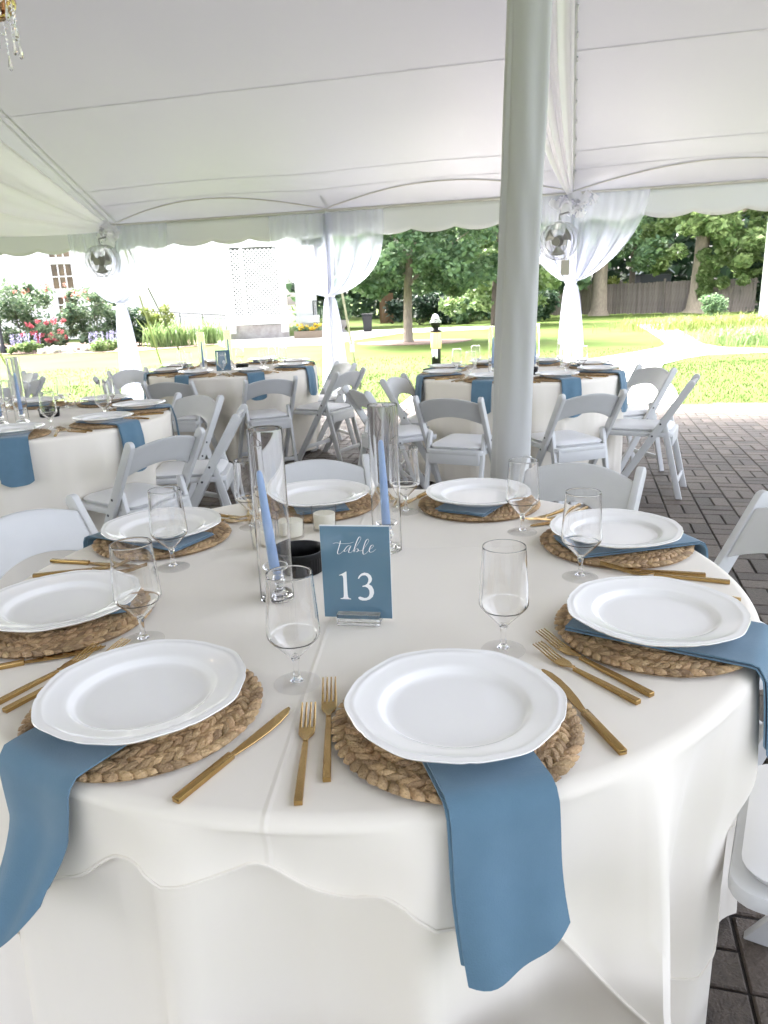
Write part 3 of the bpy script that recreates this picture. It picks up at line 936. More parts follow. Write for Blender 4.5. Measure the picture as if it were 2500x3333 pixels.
b.add([(-0.17, -0.17, z0), (0.17, -0.17, z0), (0.17, 0.17, z0), (-0.17, 0.17, z0), (-0.21, -0.21, z1), (0.21, -0.21, z1), (0.21, 0.21, z1), (-0.21, 0.21, z1)], [(3, 2, 1, 0), (4, 5, 6, 7), (0, 1, 5, 4), (1, 2, 6, 5), (2, 3, 7, 6), (3, 0, 4, 7)])
b.build('body', M['bin'], g, smooth=0, bevel=0.02)
MB().box((0, 0, 0.72), (0.46, 0.46, 0.07)).build('lid', M['bin'], g, smooth=0, bevel=0.02)
g = thing('lamp_post', 'black lamp post with glass lantern behind the big myrtle', 'lamp post', (-12.95, 26.2, -0.03))
b = MB(); b.lathe([(0, 0), (0.14, 0), (0.14, 0.2), (0.06, 0.3), (0.045, 2.5), (0.06, 2.52), (0.03, 2.6), (0, 2.6)], 14)
b.build('post', M['iron'], g)
MB().lathe([(0.06, 2.6), (0.12, 2.68), (0.15, 2.95), (0, 2.95)], 8).build('lantern_glass', mk('lantern_glass', (0.6, 0.6, 0.58), 0.2, transl=0.5), g)
b = MB(); b.lathe([(0.19, 2.95), (0.19, 2.98), (0.06, 3.1), (0.02, 3.18), (0, 3.2)], 8)
for k in range(8):
    a = k * PI / 4
    b.tube([(0.065 * math.cos(a), 0.065 * math.sin(a), 2.6), (0.155 * math.cos(a), 0.155 * math.sin(a), 2.96)], 0.01, 5)
b.build('lantern_cap', M['iron'], g)
g = thing('bollard_light', 'black bollard lamp with domed silver cap and glowing amber band on the lawn', 'bollard', (1.12, 14.49, -0.03), rad(-6))
b = MB(); b.lathe([(0, 0), (0.105, 0), (0.105, 0.025), (0.04, 0.04), (0.03, 0.075), (0.088, 0.085), (0.09, 0.09), (0.09, 0.42), (0, 0.42)], 24)
b.build('body', M['black_plastic'], g)
sc = lambda q, r, z: 1 + 0.03 * math.cos(12 * q)
MB().lathe([(0.092, 0.40), (0.098, 0.42), (0.098, 0.70), (0.09, 0.715), (0, 0.715)], 96, rmod=sc).build('amber_band', M['amber'], g)
MB().lathe([(0.085, 0.70), (0.12, 0.725), (0.12, 0.735), (0.06, 0.76), (0.05, 0.79), (0, 0.79)], 28).build('collar', M['black_plastic'], g)
b = MB(); b.lathe([(0.0, 0.77), (0.06, 0.785), (0.1, 0.84), (0.112, 0.885), (0, 0.885)], 28)
b.build('bowl', M['black_plastic'], g)
b = MB()
for k in range(4):
    r = 0.118 - 0.012 * k; z = 0.888 + 0.022 * k
    b.lathe([(0, z), (r, z), (r, z + 0.008), (r - 0.018, z + 0.016), (0, z + 0.016)], 28)
b.lathe([(0.07, 0.972), (0.055, 1.01), (0.03, 1.035), (0, 1.045)], 28)
b.build('dome', M['silver'], g)
b = MB(); b.grid(lambda u, v: (0.0935 * math.sin(-0.95 + 1.3 * u), -0.0935 * math.cos(-0.95 + 1.3 * u), 0.22 + 0.17 * v), 8, 2)
b.build('label_card', M['label'], g, thick=0.002)
MB().grid(lambda u, v: (0.0965 * math.sin(-0.85 + 0.7 * u), -0.0965 * math.cos(-0.85 + 0.7 * u), 0.215 + 0.045 * v), 8, 2).build('label_block', M['black_plastic'], g, thick=0.002)
# ================================================================== TENT
tent = thing('tent', 'large white frame tent roof with scalloped valance over the tables', 'tent', (0, 0, 0))
A0, A1 = -15.15, 6.45         # along the eave from the middle pole; unseen ends sized for side light
def tp(a, s, z):
    p = POLE_C + TU * a + TN * s
    return (p.x, p.y, z)
def roof_z(s, a=0.0):
    s2 = s if s <= HALF else (HALF if s <= HALF + FLAT else 2 * HALF + FLAT - s)
    # slight upward scoop between the poles at the eave
    ph = (a / BAY) % 1.0
    bulge = 0.05 * math.sin(PI * ph) * math.exp(-(s2 / 0.9) ** 2) * (1 - math.exp(-s2 * 6))
    return EAVE + SLOPE * s2 - 0.10 * math.sin(PI * min(1, s2 / HALF)) + bulge
cut = [0.0, 0.36, 0.64, 1.85, 3.1, 4.4, HALF, HALF + FLAT, 2 * HALF + FLAT - 4.4, 2 * HALF + FLAT - 1.85, 2 * HALF + FLAT]
for s0, s1 in zip(cut, cut[1:]):
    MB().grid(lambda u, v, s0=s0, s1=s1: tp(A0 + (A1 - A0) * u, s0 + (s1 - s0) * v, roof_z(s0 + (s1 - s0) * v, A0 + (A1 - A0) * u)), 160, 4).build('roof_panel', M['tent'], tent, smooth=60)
for s in (0.36, 0.64, 1.85, 3.1, 4.4):
    MB().grid(lambda u, v, s=s: tp(A0 + (A1 - A0) * u, s + 0.013 * (v - 0.5), roof_z(s, A0 + (A1 - A0) * u) - 0.0015), 160, 1).build('seam', M['tent_seam'], tent, smooth=60)
for a, w2 in ((-3.05, 0.11), (2.99, 0.09)):
    b = MB()
    for k, off in enumerate((-w2 / 2, w2 / 2)):
        b.grid(lambda u, v: tp(a + off + 0.02 * (v - 0.5), 0.02 + 6.0 * u, roof_z(0.02 + 6.0 * u, a) - 0.003), 60, 1)
    b.build('seam', M['tent_seam'], tent, smooth=60)
b = MB()
for k in range(24):      # lacing loops where two roof sections meet
    s = 0.35 + 0.24 * k
    b.tube([tp(3.05, s + 0.05 * math.sin(t), roof_z(s, 3.05) - 0.018 - 0.014 * math.cos(t)) for t in np.linspace(0, 2 * PI, 8, endpoint=False)], 0.008, 5, True)
b.build('lacing', M['tent_seam'], tent)
# valance
def val(side):
    def f(u, v):
        a = A0 + (A1 - A0) * u
        ph = (a / 0.545) % 1.0
        drop = 0.265 + 0.055 * math.sin(PI * ph) ** 0.8
        z = EAVE - 0.02 - drop * v
        wob = 0.012 * math.sin(a * 5.1) * v + 0.02 * math.sin(a * 2.3 + 1) * v
        s = (-0.012 + wob) if side == 0 else 2 * HALF + FLAT + 0.012 - wob
        return tp(a, s, z)
    return f
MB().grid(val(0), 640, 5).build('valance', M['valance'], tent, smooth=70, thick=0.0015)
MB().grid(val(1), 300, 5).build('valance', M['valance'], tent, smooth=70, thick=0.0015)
b = MB(); b.tube([tp(a, 0.0, EAVE - 0.012) for a in np.linspace(A0, A1, 40)], 0.016, 6)
b.build('eave_webbing', M['tent_rope'], tent)
b = MB()
for k in range(-5, 2):
    pts = []
    for t in np.linspace(0, 1, 25):
        a = k * BAY + BAY * t
        s = 0.03 + 0.29 * math.sin(PI * t) ** 0.9
        pts.append(tp(a, s, roof_z(s, a) - 0.012))
    b.tube(pts, 0.007, 5)
b.build('perimeter_rope', M['tent_rope'], tent)
po_ = None
for k in range(-5, 3):
    a = k * BAY
    if po_ is None:
        po_ = MB().tube([(0, 0, 0), (0, 0, EAVE - 0.03)], 0.030, 14).build('pole', M['pole'], tent); o = po_
    else:
        o = po_.copy(); COL.objects.link(o)
    o.location = tp(a, 0.04, 0)
    o2 = po_.copy(); COL.objects.link(o2)
    o2.location = tp(a, 2 * HALF + FLAT - 0.04, 0)
MB().tube([tp(0, 0.05, roof_z(0.3) - 0.06), tp(0, 0.24, roof_z(0.3) + 0.0)], 0.018, 6).build('strap', M['tent_rope'], tent)
# centre pole with its cloth wrap
PP = Vector((0.570, 3.3, 0))
cpole = thing('draped_pole', 'thick tent pole wrapped in a grey-white cloth sleeve', 'pole', tuple(PP))
MB().tube([(0, 0, 0), (0.16, 0, 5.35)], 0.045, 14).build('pole', M['pole'], cpole)
def wrap(u, v):
    q = 2 * PI * u
    z = 0.01 + 5.2 * v
    a = q + 0.25 * math.sin(0.9 * z + 0.5) + 0.10 * math.sin(2.3 * z)
    r = 0.076 + 0.010 * math.cos(a + 2.2) + 0.007 * math.cos(2 * a + 0.6)
    for c0, w_, h in ((3.72, 0.15, 0.017), (4.62, 0.30, 0.007), (5.45, 0.26, 0.016), (0.6, 0.3, 0.010), (2.0, 0.3, 0.008)):
        dq = ((a - c0 - 0.12 * math.sin(1.1 * z + c0) + PI) % (2 * PI) - PI) / w_
        r += h * math.exp(-dq * dq) * (0.6 + 0.4 * math.sin(1.7 * z + 3 * c0))
    fl = (a - 3.92 - 0.06 * math.sin(1.4 * z + 1.0)) % (2 * PI)      # free edge of the wrapped sleeve
    r += 0.010 * (1 / (1 + math.exp(-fl / 0.018)) - 0.5) * max(0.0, 1 - fl / 2.6) if fl < 2.6 else 0.0
    r += 0.0016 * math.sin(9 * z + 7 * q + math.sin(4 * z)) * (0.4 + 0.6 * math.sin(1.3 * z) ** 2)
    r += 0.0014 * math.sin(6 * z + 4 * q) * math.sin(2.1 * z) + 0.012 * math.exp(-z * 1.3)
    return (r * math.cos(q) + 0.030 * z + 0.006 * math.sin(1.5 * z), r * math.sin(q), z)
MB().grid(wrap, 200, 110, wrap=True).build('cloth_sleeve', M['drape'], cpole, smooth=70)

# sheer curtains
def curtain(P, label, wl, wr, rosette, ztie=1.40, seed=0, pw=2.6):
    c = thing('sheer_curtain', label, 'curtain', (P.x, P.y, 0), math.atan2(TU.y, TU.x), 'sheer curtains tied round the tent poles')
    zt = EAVE - 0.045
    rs = random.Random(seed)
    ph = [rs.uniform(0, 6.28) for _ in range(8)]
    for sgn, w0 in ((-1, wl), (1, wr)):
        def f(u, v):
            W = w0 * (1 - v ** pw) ** 0.72 + 0.03
            z = zt - (zt - ztie) * v
            x = sgn * (0.02 + W * u)
            amp = 0.016 + 0.03 * v
            y = -0.10 - 0.03 * v + amp * math.sin(u * 19 + ph[0] + 1.5 * v) * (0.25 + 1.3 * v) + 0.016 * math.sin(u * 43 + ph[1]) * (0.2 + v)
            return (x, y, z)
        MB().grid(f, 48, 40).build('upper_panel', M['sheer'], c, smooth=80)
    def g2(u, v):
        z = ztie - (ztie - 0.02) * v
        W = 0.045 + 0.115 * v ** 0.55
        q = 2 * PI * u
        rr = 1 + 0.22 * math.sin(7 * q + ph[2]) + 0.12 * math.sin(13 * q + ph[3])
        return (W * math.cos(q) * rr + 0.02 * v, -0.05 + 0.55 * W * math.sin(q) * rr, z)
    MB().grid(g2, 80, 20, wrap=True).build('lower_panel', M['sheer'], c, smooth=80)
    def g3(u, v):
        q = 2 * PI * u
        z = zt - 0.01 - (zt - ztie) * v
        W = 0.055 - 0.012 * v
        rr = 1 + 0.2 * math.sin(5 * q + ph[4]) + 0.1 * math.sin(11 * q)
        return (W * math.cos(q) * rr, -0.03 + W * math.sin(q) * rr, z)
    MB().grid(g3, 60, 16, wrap=True).build('pole_wrap', M['sheer'], c, smooth=80)
    MB().tube([(0.06 * math.cos(t), -0.05 + 0.06 * math.sin(t), ztie + 0.004 * math.sin(3 * t)) for t in np.linspace(0, 2 * PI, 20, endpoint=False)], 0.014, 8, True).build('tie', M['tulle'], c)
    if rosette:
        b = MB()
        rr = random.Random(seed + 5)
        for k in range(26):
            cx0, cy0, cz0 = rr.gauss(0, 0.075), -0.14 + rr.gauss(0, 0.04), zt - 0.10 + rr.gauss(0, 0.055)
            a0, tilt, R = rr.uniform(0, 6.28), rr.uniform(-0.8, 0.8), rr.uniform(0.05, 0.10)
            def pf(u, v):
                q = a0 + 3.6 * u
                x = R * (0.6 + 0.5 * v) * math.cos(q) * (1 + 0.15 * math.sin(6 * q)); z = R * (0.6 + 0.5 * v) * math.sin(q)
                y = 0.08 * (v - 0.5) + 0.014 * math.sin(9 * u * 2)
                return (cx0 + x, cy0 + y * math.cos(tilt) - z * math.sin(tilt) * 0.5, cz0 + z * math.cos(tilt) + y * math.sin(tilt))
            b.grid(pf, 14, 4)
        b.build('rosette', M['tulle'], c, smooth=80)
    return c
curtain(POLE_L, 'sheer white curtain with tulle rosette on the pole left of the irises', 0.60, 0.82, True, 1.41, 1)
curtain(POLE_C, 'sheer white curtain without rosette on the pole beside the lattice porch', 0.70, 0.72, False, 1.39, 2, 3.4)
curtain(POLE_R, 'sheer white curtain with tulle rosette on the pole behind the draped centre pole', 0.62, 0.78, True, 1.44, 3, 1.8)
# ceiling swags
def swag(label, P, fn_a, fn_b, s1, seed):
    c = thing('ceiling_swag', label, 'drape', (0, 0, 0), 0, 'voile swags under the tent roof')
    rs = random.Random(seed); p0, p1 = rs.uniform(0, 6), rs.uniform(0, 6)
    def f(u, v):
        s = 0.03 + s1 * u
        a, b_ = Vector(fn_a(s)), Vector(fn_b(s))
        p = a.lerp(b_, v)
        k = min(1, s / 1.2)
        p.z += k * (0.055 * math.sin(v * 17 + p0) + 0.016 * math.sin(v * 39 + p1)) - 0.0
        return tuple(p)
    MB().grid(f, 40, 90).build('voile', M['swag'], c, smooth=80)
    return c
swag('wide white voile swag fanning up from the left tent pole to the roof', POLE_L,
     lambda s: tuple(POLE_L + TN * s + TU * (-0.05 * s) + Vector((0, 0, 2.36 + 0.44 * s))),
     lambda s: tuple(POLE_L + TN * s + TU * (-0.62 * s) + Vector((0, 0, 2.34 + 0.035 * s - 0.10 * math.sin(min(1, s / 3.0) * PI)))), 4.2, 1)
swag('narrow white voile swag hanging down the roof to the right tent pole', POLE_R,
     lambda s: tuple(POLE_R + TN * s + TU * -0.01 + Vector((0, 0, roof_z(s) - 0.07))),
     lambda s: tuple(POLE_R + TN * s + TU * (-0.46 * min(1, s / 2.0) ** 0.7) + Vector((0, 0, roof_z(s) - 0.10 - 0.24 * min(1, s / 2.0)))), 5.6, 2)

# fans
def fan(label, loc, rz, rx):
    f = thing('fan', label, 'fan', loc, rz, 'drum fans on the tent poles')
    f.rotation_euler = (rx, 0, rz)
    R, D = 0.205, 0.20
    b = MB()
    for y, r in ((-D / 2, R * 0.96), (0, R), (D / 2, R * 0.96), (-D / 2 - 0.03, R * 0.62), (D / 2 + 0.02, R * 0.62)):
        b.tube([(r * math.cos(t), y, r * math.sin(t)) for t in np.linspace(0, 2 * PI, 36, endpoint=False)], 0.004, 5, True)
    for k in range(64):
        t = 2 * PI * k / 64
        c, s = math.cos(t), math.sin(t)
        b.tube([(0.05 * c, -D / 2 - 0.045, 0.05 * s), (R * 0.62 * c, -D / 2 - 0.03, R * 0.62 * s), (R * 0.96 * c, -D / 2, R * 0.96 * s), (R * c, 0, R * s), (R * 0.96 * c, D / 2, R * 0.96 * s), (R * 0.62 * c, D / 2 + 0.02, R * 0.62 * s)], 0.0016, 4)
    b.build('cage', M['wire'], f)
    b = MB(); b.tube([(0, -0.055, 0), (0, 0.11, 0)], 0.062, 18)
    b.build('motor', M['fan_blade'], f)
    MB().tube([(0, -D / 2 - 0.05, 0), (0, -D / 2 - 0.03, 0)], 0.045, 16).build('badge', M['fan_blade'], f)
    for k in range(3):
        a = k * 2 * PI / 3 + 0.5
        def bf_(u, v):
            q = a + (v - 0.5) * (0.55 + 0.5 * u)
            r = 0.05 + 0.105 * u
            return (r * math.cos(q), -0.05 + 0.05 * (v - 0.5), r * math.sin(q))
        MB().grid(bf_, 8, 8).build('blade', M['fan_blade'], f, thick=0.003)
    b = MB(); b.tube([(0, 0, R + 0.01), (0, 0, R + 0.07), (0.1, 0.02, R + 0.09)], 0.012, 6)
    b.build('bracket', M['wire'], f)
    return f
fan('drum fan hanging from the rosetted pole left of the irises', (-3.60, 10.36, 1.945), rad(-14), rad(6))
fan('drum fan half hidden behind the thick draped centre pole', (2.10, 8.84, 1.885), rad(-30), rad(6))
g = thing('outlet_box', 'beige electrical outlet box with cord hanging under the fan', 'outlet box', (2.205, 8.97, 1.60), rad(-15))
MB().box((0, 0, 0), (0.10, 0.05, 0.17)).build('box', M['cord_box'], g, smooth=0, bevel=0.008)
MB().tube([(0.03, 0, 0.085), (0.06, -0.01, 0.2), (0.10, 0, 0.12), (0.075, 0, -0.1), (0.03, 0, -0.25)], 0.007, 6).build('cord', M['white_paint'], g)
# guy straps
def strap(a, b_, label, m, ratchet=False, wd=0.032):
    g = thing('guy_strap', label, 'strap', tuple(b_), 0, 'guy straps of the tent')
    a = Vector(a) - Vector(b_)
    MB().bar((0, 0, 0.02), a, wd, 0.004, up=(0, 1, 0.2)).build('webbing', m, g, smooth=0)
    MB().tube([(0, 0, -b_[2] - 0.05), (0.02, 0.03, 0.09)], 0.016, 8).build('stake', M['iron'], g)
    if ratchet:
        MB().box(a * 0.28, (0.07, 0.06, 0.16)).build('ratchet', M['silver'], g, smooth=0, bevel=0.01)
    return g
topL, topC, topR = (Vector(tp(k * BAY, -0.03, EAVE - 0.04)) for k in (-1, 0, 1))
strap(topL, (-4.47, 15.63, -0.03), 'tan guy strap from the left pole down to the lawn', M['strap_tan'])
strap(topL, (-4.97, 19.0, 0.19), 'dark grey guy strap crossing in front of the irises', M['strap_grey'])
strap(topC, (-0.31, 11.76, -0.03), 'pale guy strap with ratchet behind the middle pole', M['strap_tan'], True)
strap(topR, (1.83, 13.17, -0.03), 'guy strap from the right pole seen beside the draped pole', M['strap_tan'])
strap(Vector(tp(-2 * BAY, -0.03, EAVE - 0.04)), (-7.1, 14.5, 0.19), 'thick pale guy strap at the left edge of the photo', M['strap_tan'], wd=0.045)

# chandelier (only its lower right rim reaches into the picture)
g = thing('chandelier', 'rose gold crystal chandelier hanging from the roof at the upper corner', 'chandelier', (-1.83, 3.5, 2.60))
Rr = 0.36
MB().tube([(Rr * math.cos(t), Rr * math.sin(t), 0) for t in np.linspace(0, 2 * PI, 48, endpoint=False)], 0.014, 8, True).build('ring', M['rose_gold'], g)
MB().tube([(0.2 * math.cos(t), 0.2 * math.sin(t), -0.07) for t in np.linspace(0, 2 * PI, 32, endpoint=False)], 0.010, 8, True).build('ring', M['rose_gold'], g)
b = MB()
for k in range(8):
    a = k * PI / 4 + 0.15
    b.tube([(0, 0, 0.32), (0.18 * math.cos(a), 0.18 * math.sin(a), 0.12), (Rr * math.cos(a), Rr * math.sin(a), 0.0), (0.2 * math.cos(a), 0.2 * math.sin(a), -0.07)], 0.008, 6)
b.tube([(0, 0, 0.3), (0, 0, 2.2)], 0.008, 6)
b.build('arm', M['rose_gold'], g)
for k in range(8):
    a = k * PI / 4 + 0.15
    cup = MB().lathe([(0, 0.01), (0.035, 0.02), (0.05, 0.06), (0.012, 0.06), (0.012, 0.12), (0, 0.12)], 14, (Rr * math.cos(a), Rr * math.sin(a), 0)).build('candle_cup', M['rose_gold'], g)
    MB().lathe([(0, 0.12), (0.014, 0.13), (0.012, 0.16), (0, 0.19)], 10, (Rr * math.cos(a), Rr * math.sin(a), 0)).build('bulb', M['bulb'], cup)
drop = MB().lathe([(0, 0), (0.0035, -0.004), (0.0045, -0.015), (0.011, -0.048), (0.009, -0.058), (0, -0.066)], 8).build('crystal', M['crystal'], g, smooth=0)
beads = MB()
first = True
for k in range(34):
    a = 2 * PI * k / 34
    ln = 0.05 + 0.05 * (k % 3)
    x, y = Rr * math.cos(a), Rr * math.sin(a)
    if first: o = drop; first = False
    else:
        o = drop.copy(); COL.objects.link(o)
    o.location = (x, y, -ln)
    for q in range(int(ln / 0.018)):
        beads.lathe([(0, 0.006), (0.006, 0), (0, -0.006)], 6, (x, y, -0.014 - 0.018 * q))
    beads.tube([(x, y, 0), (x, y, -ln)], 0.0012, 4)
for k in range(18):
    a = 2 * PI * k / 18
    ln = 0.07 + 0.05 * (k % 2)
    x, y = 0.2 * math.cos(a), 0.2 * math.sin(a)
    o = drop.copy(); COL.objects.link(o); o.location = (x, y, -0.07 - ln)
    for q in range(int(ln / 0.018)):
        beads.lathe([(0, 0.006), (0.006, 0), (0, -0.006)], 6, (x, y, -0.084 - 0.018 * q))
    beads.tube([(x, y, -0.07), (x, y, -0.07 - ln)], 0.0012, 4)
for k in range(16):       # bead garlands between the rings
    a0, a1 = 2 * PI * k / 16, 2 * PI * (k + 1) / 16
    for q in range(9):
        t = q / 8
        a = a0 + (a1 - a0) * t
        beads.lathe([(0, 0.006), (0.006, 0), (0, -0.006)], 6, (Rr * math.cos(a), Rr * math.sin(a), -0.012 - 0.05 * math.sin(PI * t)))
o = beads.build('bead_strings', M['crystal'], g, smooth=0)
o['kind'] = 'stuff'
# ================================================================== TABLES
RT = 0.762
def fold_fn(seed, nf):
    r = random.Random(seed)
    comps = [(nf + r.choice((-2, -1, 0, 1, 2)), r.uniform(0, 6.28), r.uniform(0.35, 0.7)) for _ in range(3)] + [(2 * nf + 1, r.uniform(0, 6.28), 0.18)]
    def f(q):
        t = 0.0
        for k, p, a in comps:      # soft cones with sharper valleys
            x = (k * q + p) / 2
            t += a * (1.15 - 2.1 * abs(math.sin(x)) ** 0.75)
        return t
    return f
DENTS = {
    'M': [(-30, 0.755), (149, 0.72), (99, 0.72), (53, 0.72), (16, 0.72)],
    'N': [(-101, 0.50), (142, 0.60), (-146, 0.62), (-65, 0.62), (-31, 0.70), (24, 0.52)],
    'R': [(156, 0.42), (10, 0.52)],
    'L': [(-35, 0.68), (4, 0.66), (52, 0.62)], 'F': []}
def dented(r, z, q, key):
    """cloth pushed in where a chair seat is tucked under the table"""
    k = min(1.0, max(0.0, (0.60 - z) / 0.16))
    k = k * k * (3 - 2 * k)
    if k <= 0:
        return r
    for a, rf in DENTS[key]:
        d = ((q - rad(a) + PI) % (2 * PI) - PI) / rad(16)
        f = math.exp(-d ** 4) * k
        if f > 0.001 and r > rf - 0.012:
            r = r + (rf - 0.012 - r) * f * 0.9
    return r
def cloth_profile(q, d, ff, amp=0.040, flare=0.016):
    """radius and height at arc length d below the table edge"""
    rc = 0.016
    if d < rc * PI / 2:
        t = d / rc
        return RT - rc + rc * math.sin(t) + 0.006 * min(1, t), TZ - rc + rc * math.cos(t)
    e = d - rc * PI / 2
    k = min(1, e / 0.75)
    return RT + 0.006 + flare * e + amp * (k ** 0.6) * ff(q), TZ - rc - e
def table_cloth(key, label, seed, nf, name='tablecloth', amp=0.036, nu=260):
    c = TABLES[key]
    ff = fold_fn(seed, nf)
    b = MB()
    H = TZ - 0.012
    rows = [('top', r) for r in (0.0001, 0.3, 0.55, 0.70, RT - 0.016)] + [('d', d) for d in (0.008, 0.016, 0.0252, 0.04, 0.07, 0.11, 0.16, 0.22, 0.29, 0.37, 0.46, 0.55, 0.64, 0.70, H - 0.01)]
    def f(u, v):
        q = 2 * PI * u
        k, val_ = rows[int(round(v * (len(rows) - 1)))]
        if k == 'top':
            return (val_ * math.cos(q), val_ * math.sin(q), TZ)
        r, z = cloth_profile(q, val_, ff, amp)
        r = dented(r, z, q, key)
        return (r * math.cos(q), r * math.sin(q), z)
    b.grid(f, nu, len(rows) - 1, wrap=True)
    o = b.build(name, M['cloth'], smooth=60)
    o.location = (c[0], c[1], 0)
    return tag(o, label, 'tablecloth', 'floor-length cloths on round tables'), ff
# the main table wears two cloths: a floor-length round one and a square overlay
def main_cloths(c):
    ff = fold_fn(31, 17)
    NRM = rad(-98)
    AH = 0.812
    HQ = [-124, -118.7, -112.9, -109.3, -107.7, -101.6, -98.1, -96.4, -92.2, -90.0, -87.5, -85.5, -83.2, -77, -70.9, -67.3, -63.3, -60.2, -54, -46, -34, -20, 0, 20]
    HZ = [0.60, 0.63, 0.697, 0.699, 0.677, 0.697, 0.718, 0.692, 0.665, 0.664, 0.678, 0.663, 0.633, 0.60, 0.559, 0.493, 0.417, 0.367, 0.29, 0.235, 0.225, 0.26, 0.34, 0.42]
    def hem(q):
        dg = (math.degrees(q) + 180) % 360 - 180
        sq = 1.4 * (AH / math.cos(((q - NRM + PI / 4) % (PI / 2)) - PI / 4) - RT) + 0.014 * math.sin(9 * q + 0.8)
        if -130 < dg < 18:
            z = sum(w_ * float(np.interp(dg + t, HQ, HZ)) for t, w_ in ((-1.2, 0.25), (0, 0.5), (1.2, 0.25)))
            k = max(0.0, min(1.0, (dg + 130) / 9, (18 - dg) / 20))
            k = k * k * (3 - 2 * k)
            return sq + (TZ - 0.016 - z + 0.025 - sq) * k
        return sq
    def famp(q):       # folds deeper towards the photographer's right, flatter under the front napkin
        dg = (math.degrees(q) + 180) % 360 - 180
        return 0.052 * (1 + 0.3 * math.exp(-((dg + 42) / 34) ** 2)) * (1 - 0.65 * math.exp(-((dg + 77) / 10) ** 2)) * (1 - 0.5 * math.exp(-((dg + 33) / 12) ** 2)) * (1 - 0.7 * math.exp(-((dg + 124) / 12) ** 2))
    def spread(q, z):  # the skirt stands out further at the left
        dg = (math.degrees(q) + 180) % 360 - 180
        return 0.13 * max(0.0, TZ - 0.1 - z) * math.exp(-((dg + 164) / 17) ** 2)
    def r_under(q, d):
        r, z = cloth_profile(q, d, ff, famp(q))
        r += spread(q, z)
        r += -0.014
        return dented(r, z, q, 'M'), z
    def r_over(q, d):
        r, z = cloth_profile(q, d, ff, famp(q))
        r += spread(q, z) + 0.005 * max(0.0, 1 - (hem(q) + 0.012 - d) / 0.04) ** 2
        return dented(r, z, q, 'M'), z
    def under(u, v):
        q = 2 * PI * u
        if v < 0.5:
            rr = (RT - 0.03) * (v / 0.5)
            return (rr * math.cos(q), rr * math.sin(q), TZ - 0.004)
        r, z = r_under(q, 0.02 + (TZ - 0.03) * ((v - 0.5) / 0.5))
        return (r * math.cos(q), r * math.sin(q), z)
    o = MB().grid(under, 420, 160, wrap=True).build('tablecloth', M['cloth'], smooth=60)
    o.location = (c[0], c[1], 0)
    tag(o, 'ivory floor-length cloth under the overlay on the table with the 13 sign', 'tablecloth', 'floor-length cloths on round tables')
    crk = [(-0.62, 0.245, 0.70, 0.165), (-0.10, -0.9, -0.10, 0.9)]
    def over(u, v):
        q = 2 * PI * u
        if v < 0.4:
            rr = (RT - 0.016) * max(v / 0.4, 1e-4)
            x, y = rr * math.cos(q), rr * math.sin(q)
            return (x, y, TZ)
        h = hem(q) + 0.012
        d = h * ((v - 0.4) / 0.6) ** 1.4
        r, z = r_over(q, d)
        return (r * math.cos(q), r * math.sin(q), z)
    o = MB().grid(over, 420, 60, wrap=True).build('overlay_cloth', M['cloth_crease'], smooth=60)
    o.location = (c[0], c[1], 0)
    tag(o, 'smooth ivory square overlay cloth spread under the 13 sign and plates', 'tablecloth')
    b = MB()
    hp = [(q, *r_over(q, hem(q) + 0.012)) for q in np.linspace(0, 2 * PI, 420, endpoint=False)]
    b.tube([(r * math.cos(q), r * math.sin(q), z) for q, r, z in hp], 0.0026, 6, True)
    b.build('hem', M['cloth'], o)
    return r_under, r_over

# overlay with pressed fold creases as fine relief
def mk_crease():
    m = mk('ivory_overlay', (0.81, 0.762, 0.675), 0.85, col2=(0.79, 0.742, 0.652), nscale=3, sheen=0.15, spec=0.2)
    nt = m.node_tree
    N, L = nt.nodes.new, nt.links.new
    p = [n for n in nt.nodes if n.type == 'BSDF_PRINCIPLED'][0]
    tc = N('ShaderNodeTexCoord'); sx = N('ShaderNodeSeparateXYZ')
    rt = N('ShaderNodeMapping'); rt.inputs['Rotation'].default_value = (0, 0, rad(4.5)); rt.inputs['Location'].default_value = (0.04, -0.19, 0)
    L(tc.outputs['Object'], rt.inputs[0]); L(rt.outputs[0], sx.inputs[0])
    h = None
    for o in ('X', 'Y'):
        a = N('ShaderNodeMath'); a.operation = 'ABSOLUTE'; L(sx.outputs[o], a.inputs[0])
        mr = N('ShaderNodeMapRange'); mr.inputs[1].default_value = 0.0; mr.inputs[2].default_value = 0.006; mr.inputs[3].default_value = 1; mr.inputs[4].default_value = 0
        mr.interpolation_type = 'SMOOTHSTEP'
        L(a.outputs[0], mr.inputs[0])
        if h is None: h = mr.outputs[0]
        else:
            ad = N('ShaderNodeMath'); ad.operation = 'MAXIMUM'; L(h, ad.inputs[0]); L(mr.outputs[0], ad.inputs[1]); h = ad.outputs[0]
    nz = N('ShaderNodeTexNoise'); nz.inputs['Scale'].default_value = 5; L(tc.outputs['Object'], nz.inputs[0])
    ad = N('ShaderNodeMath'); ad.operation = 'MULTIPLY_ADD'; ad.inputs[1].default_value = 1.6; L(nz.outputs[0], ad.inputs[0]); L(h, ad.inputs[2])
    bp_ = N('ShaderNodeBump'); bp_.inputs['Strength'].default_value = 0.25; bp_.inputs['Distance'].default_value = 0.006
    L(ad.outputs[0], bp_.inputs['Height']); L(bp_.outputs[0], p.inputs['Normal'])
    return m
M['cloth_crease'] = mk_crease()
R_UNDER, R_OVER = main_cloths(TABLES['M'])
table_cloth('N', 'ivory floor-length cloth on the far table with the 9 sign', 5, 13)
table_cloth('R', 'ivory floor-length cloth on the table behind the draped pole', 8, 12)
table_cloth('L', 'ivory floor-length cloth on the table cut off by the left photo edge', 12, 10, amp=0.03)
TABLES['F'] = (-4.62, 6.55)
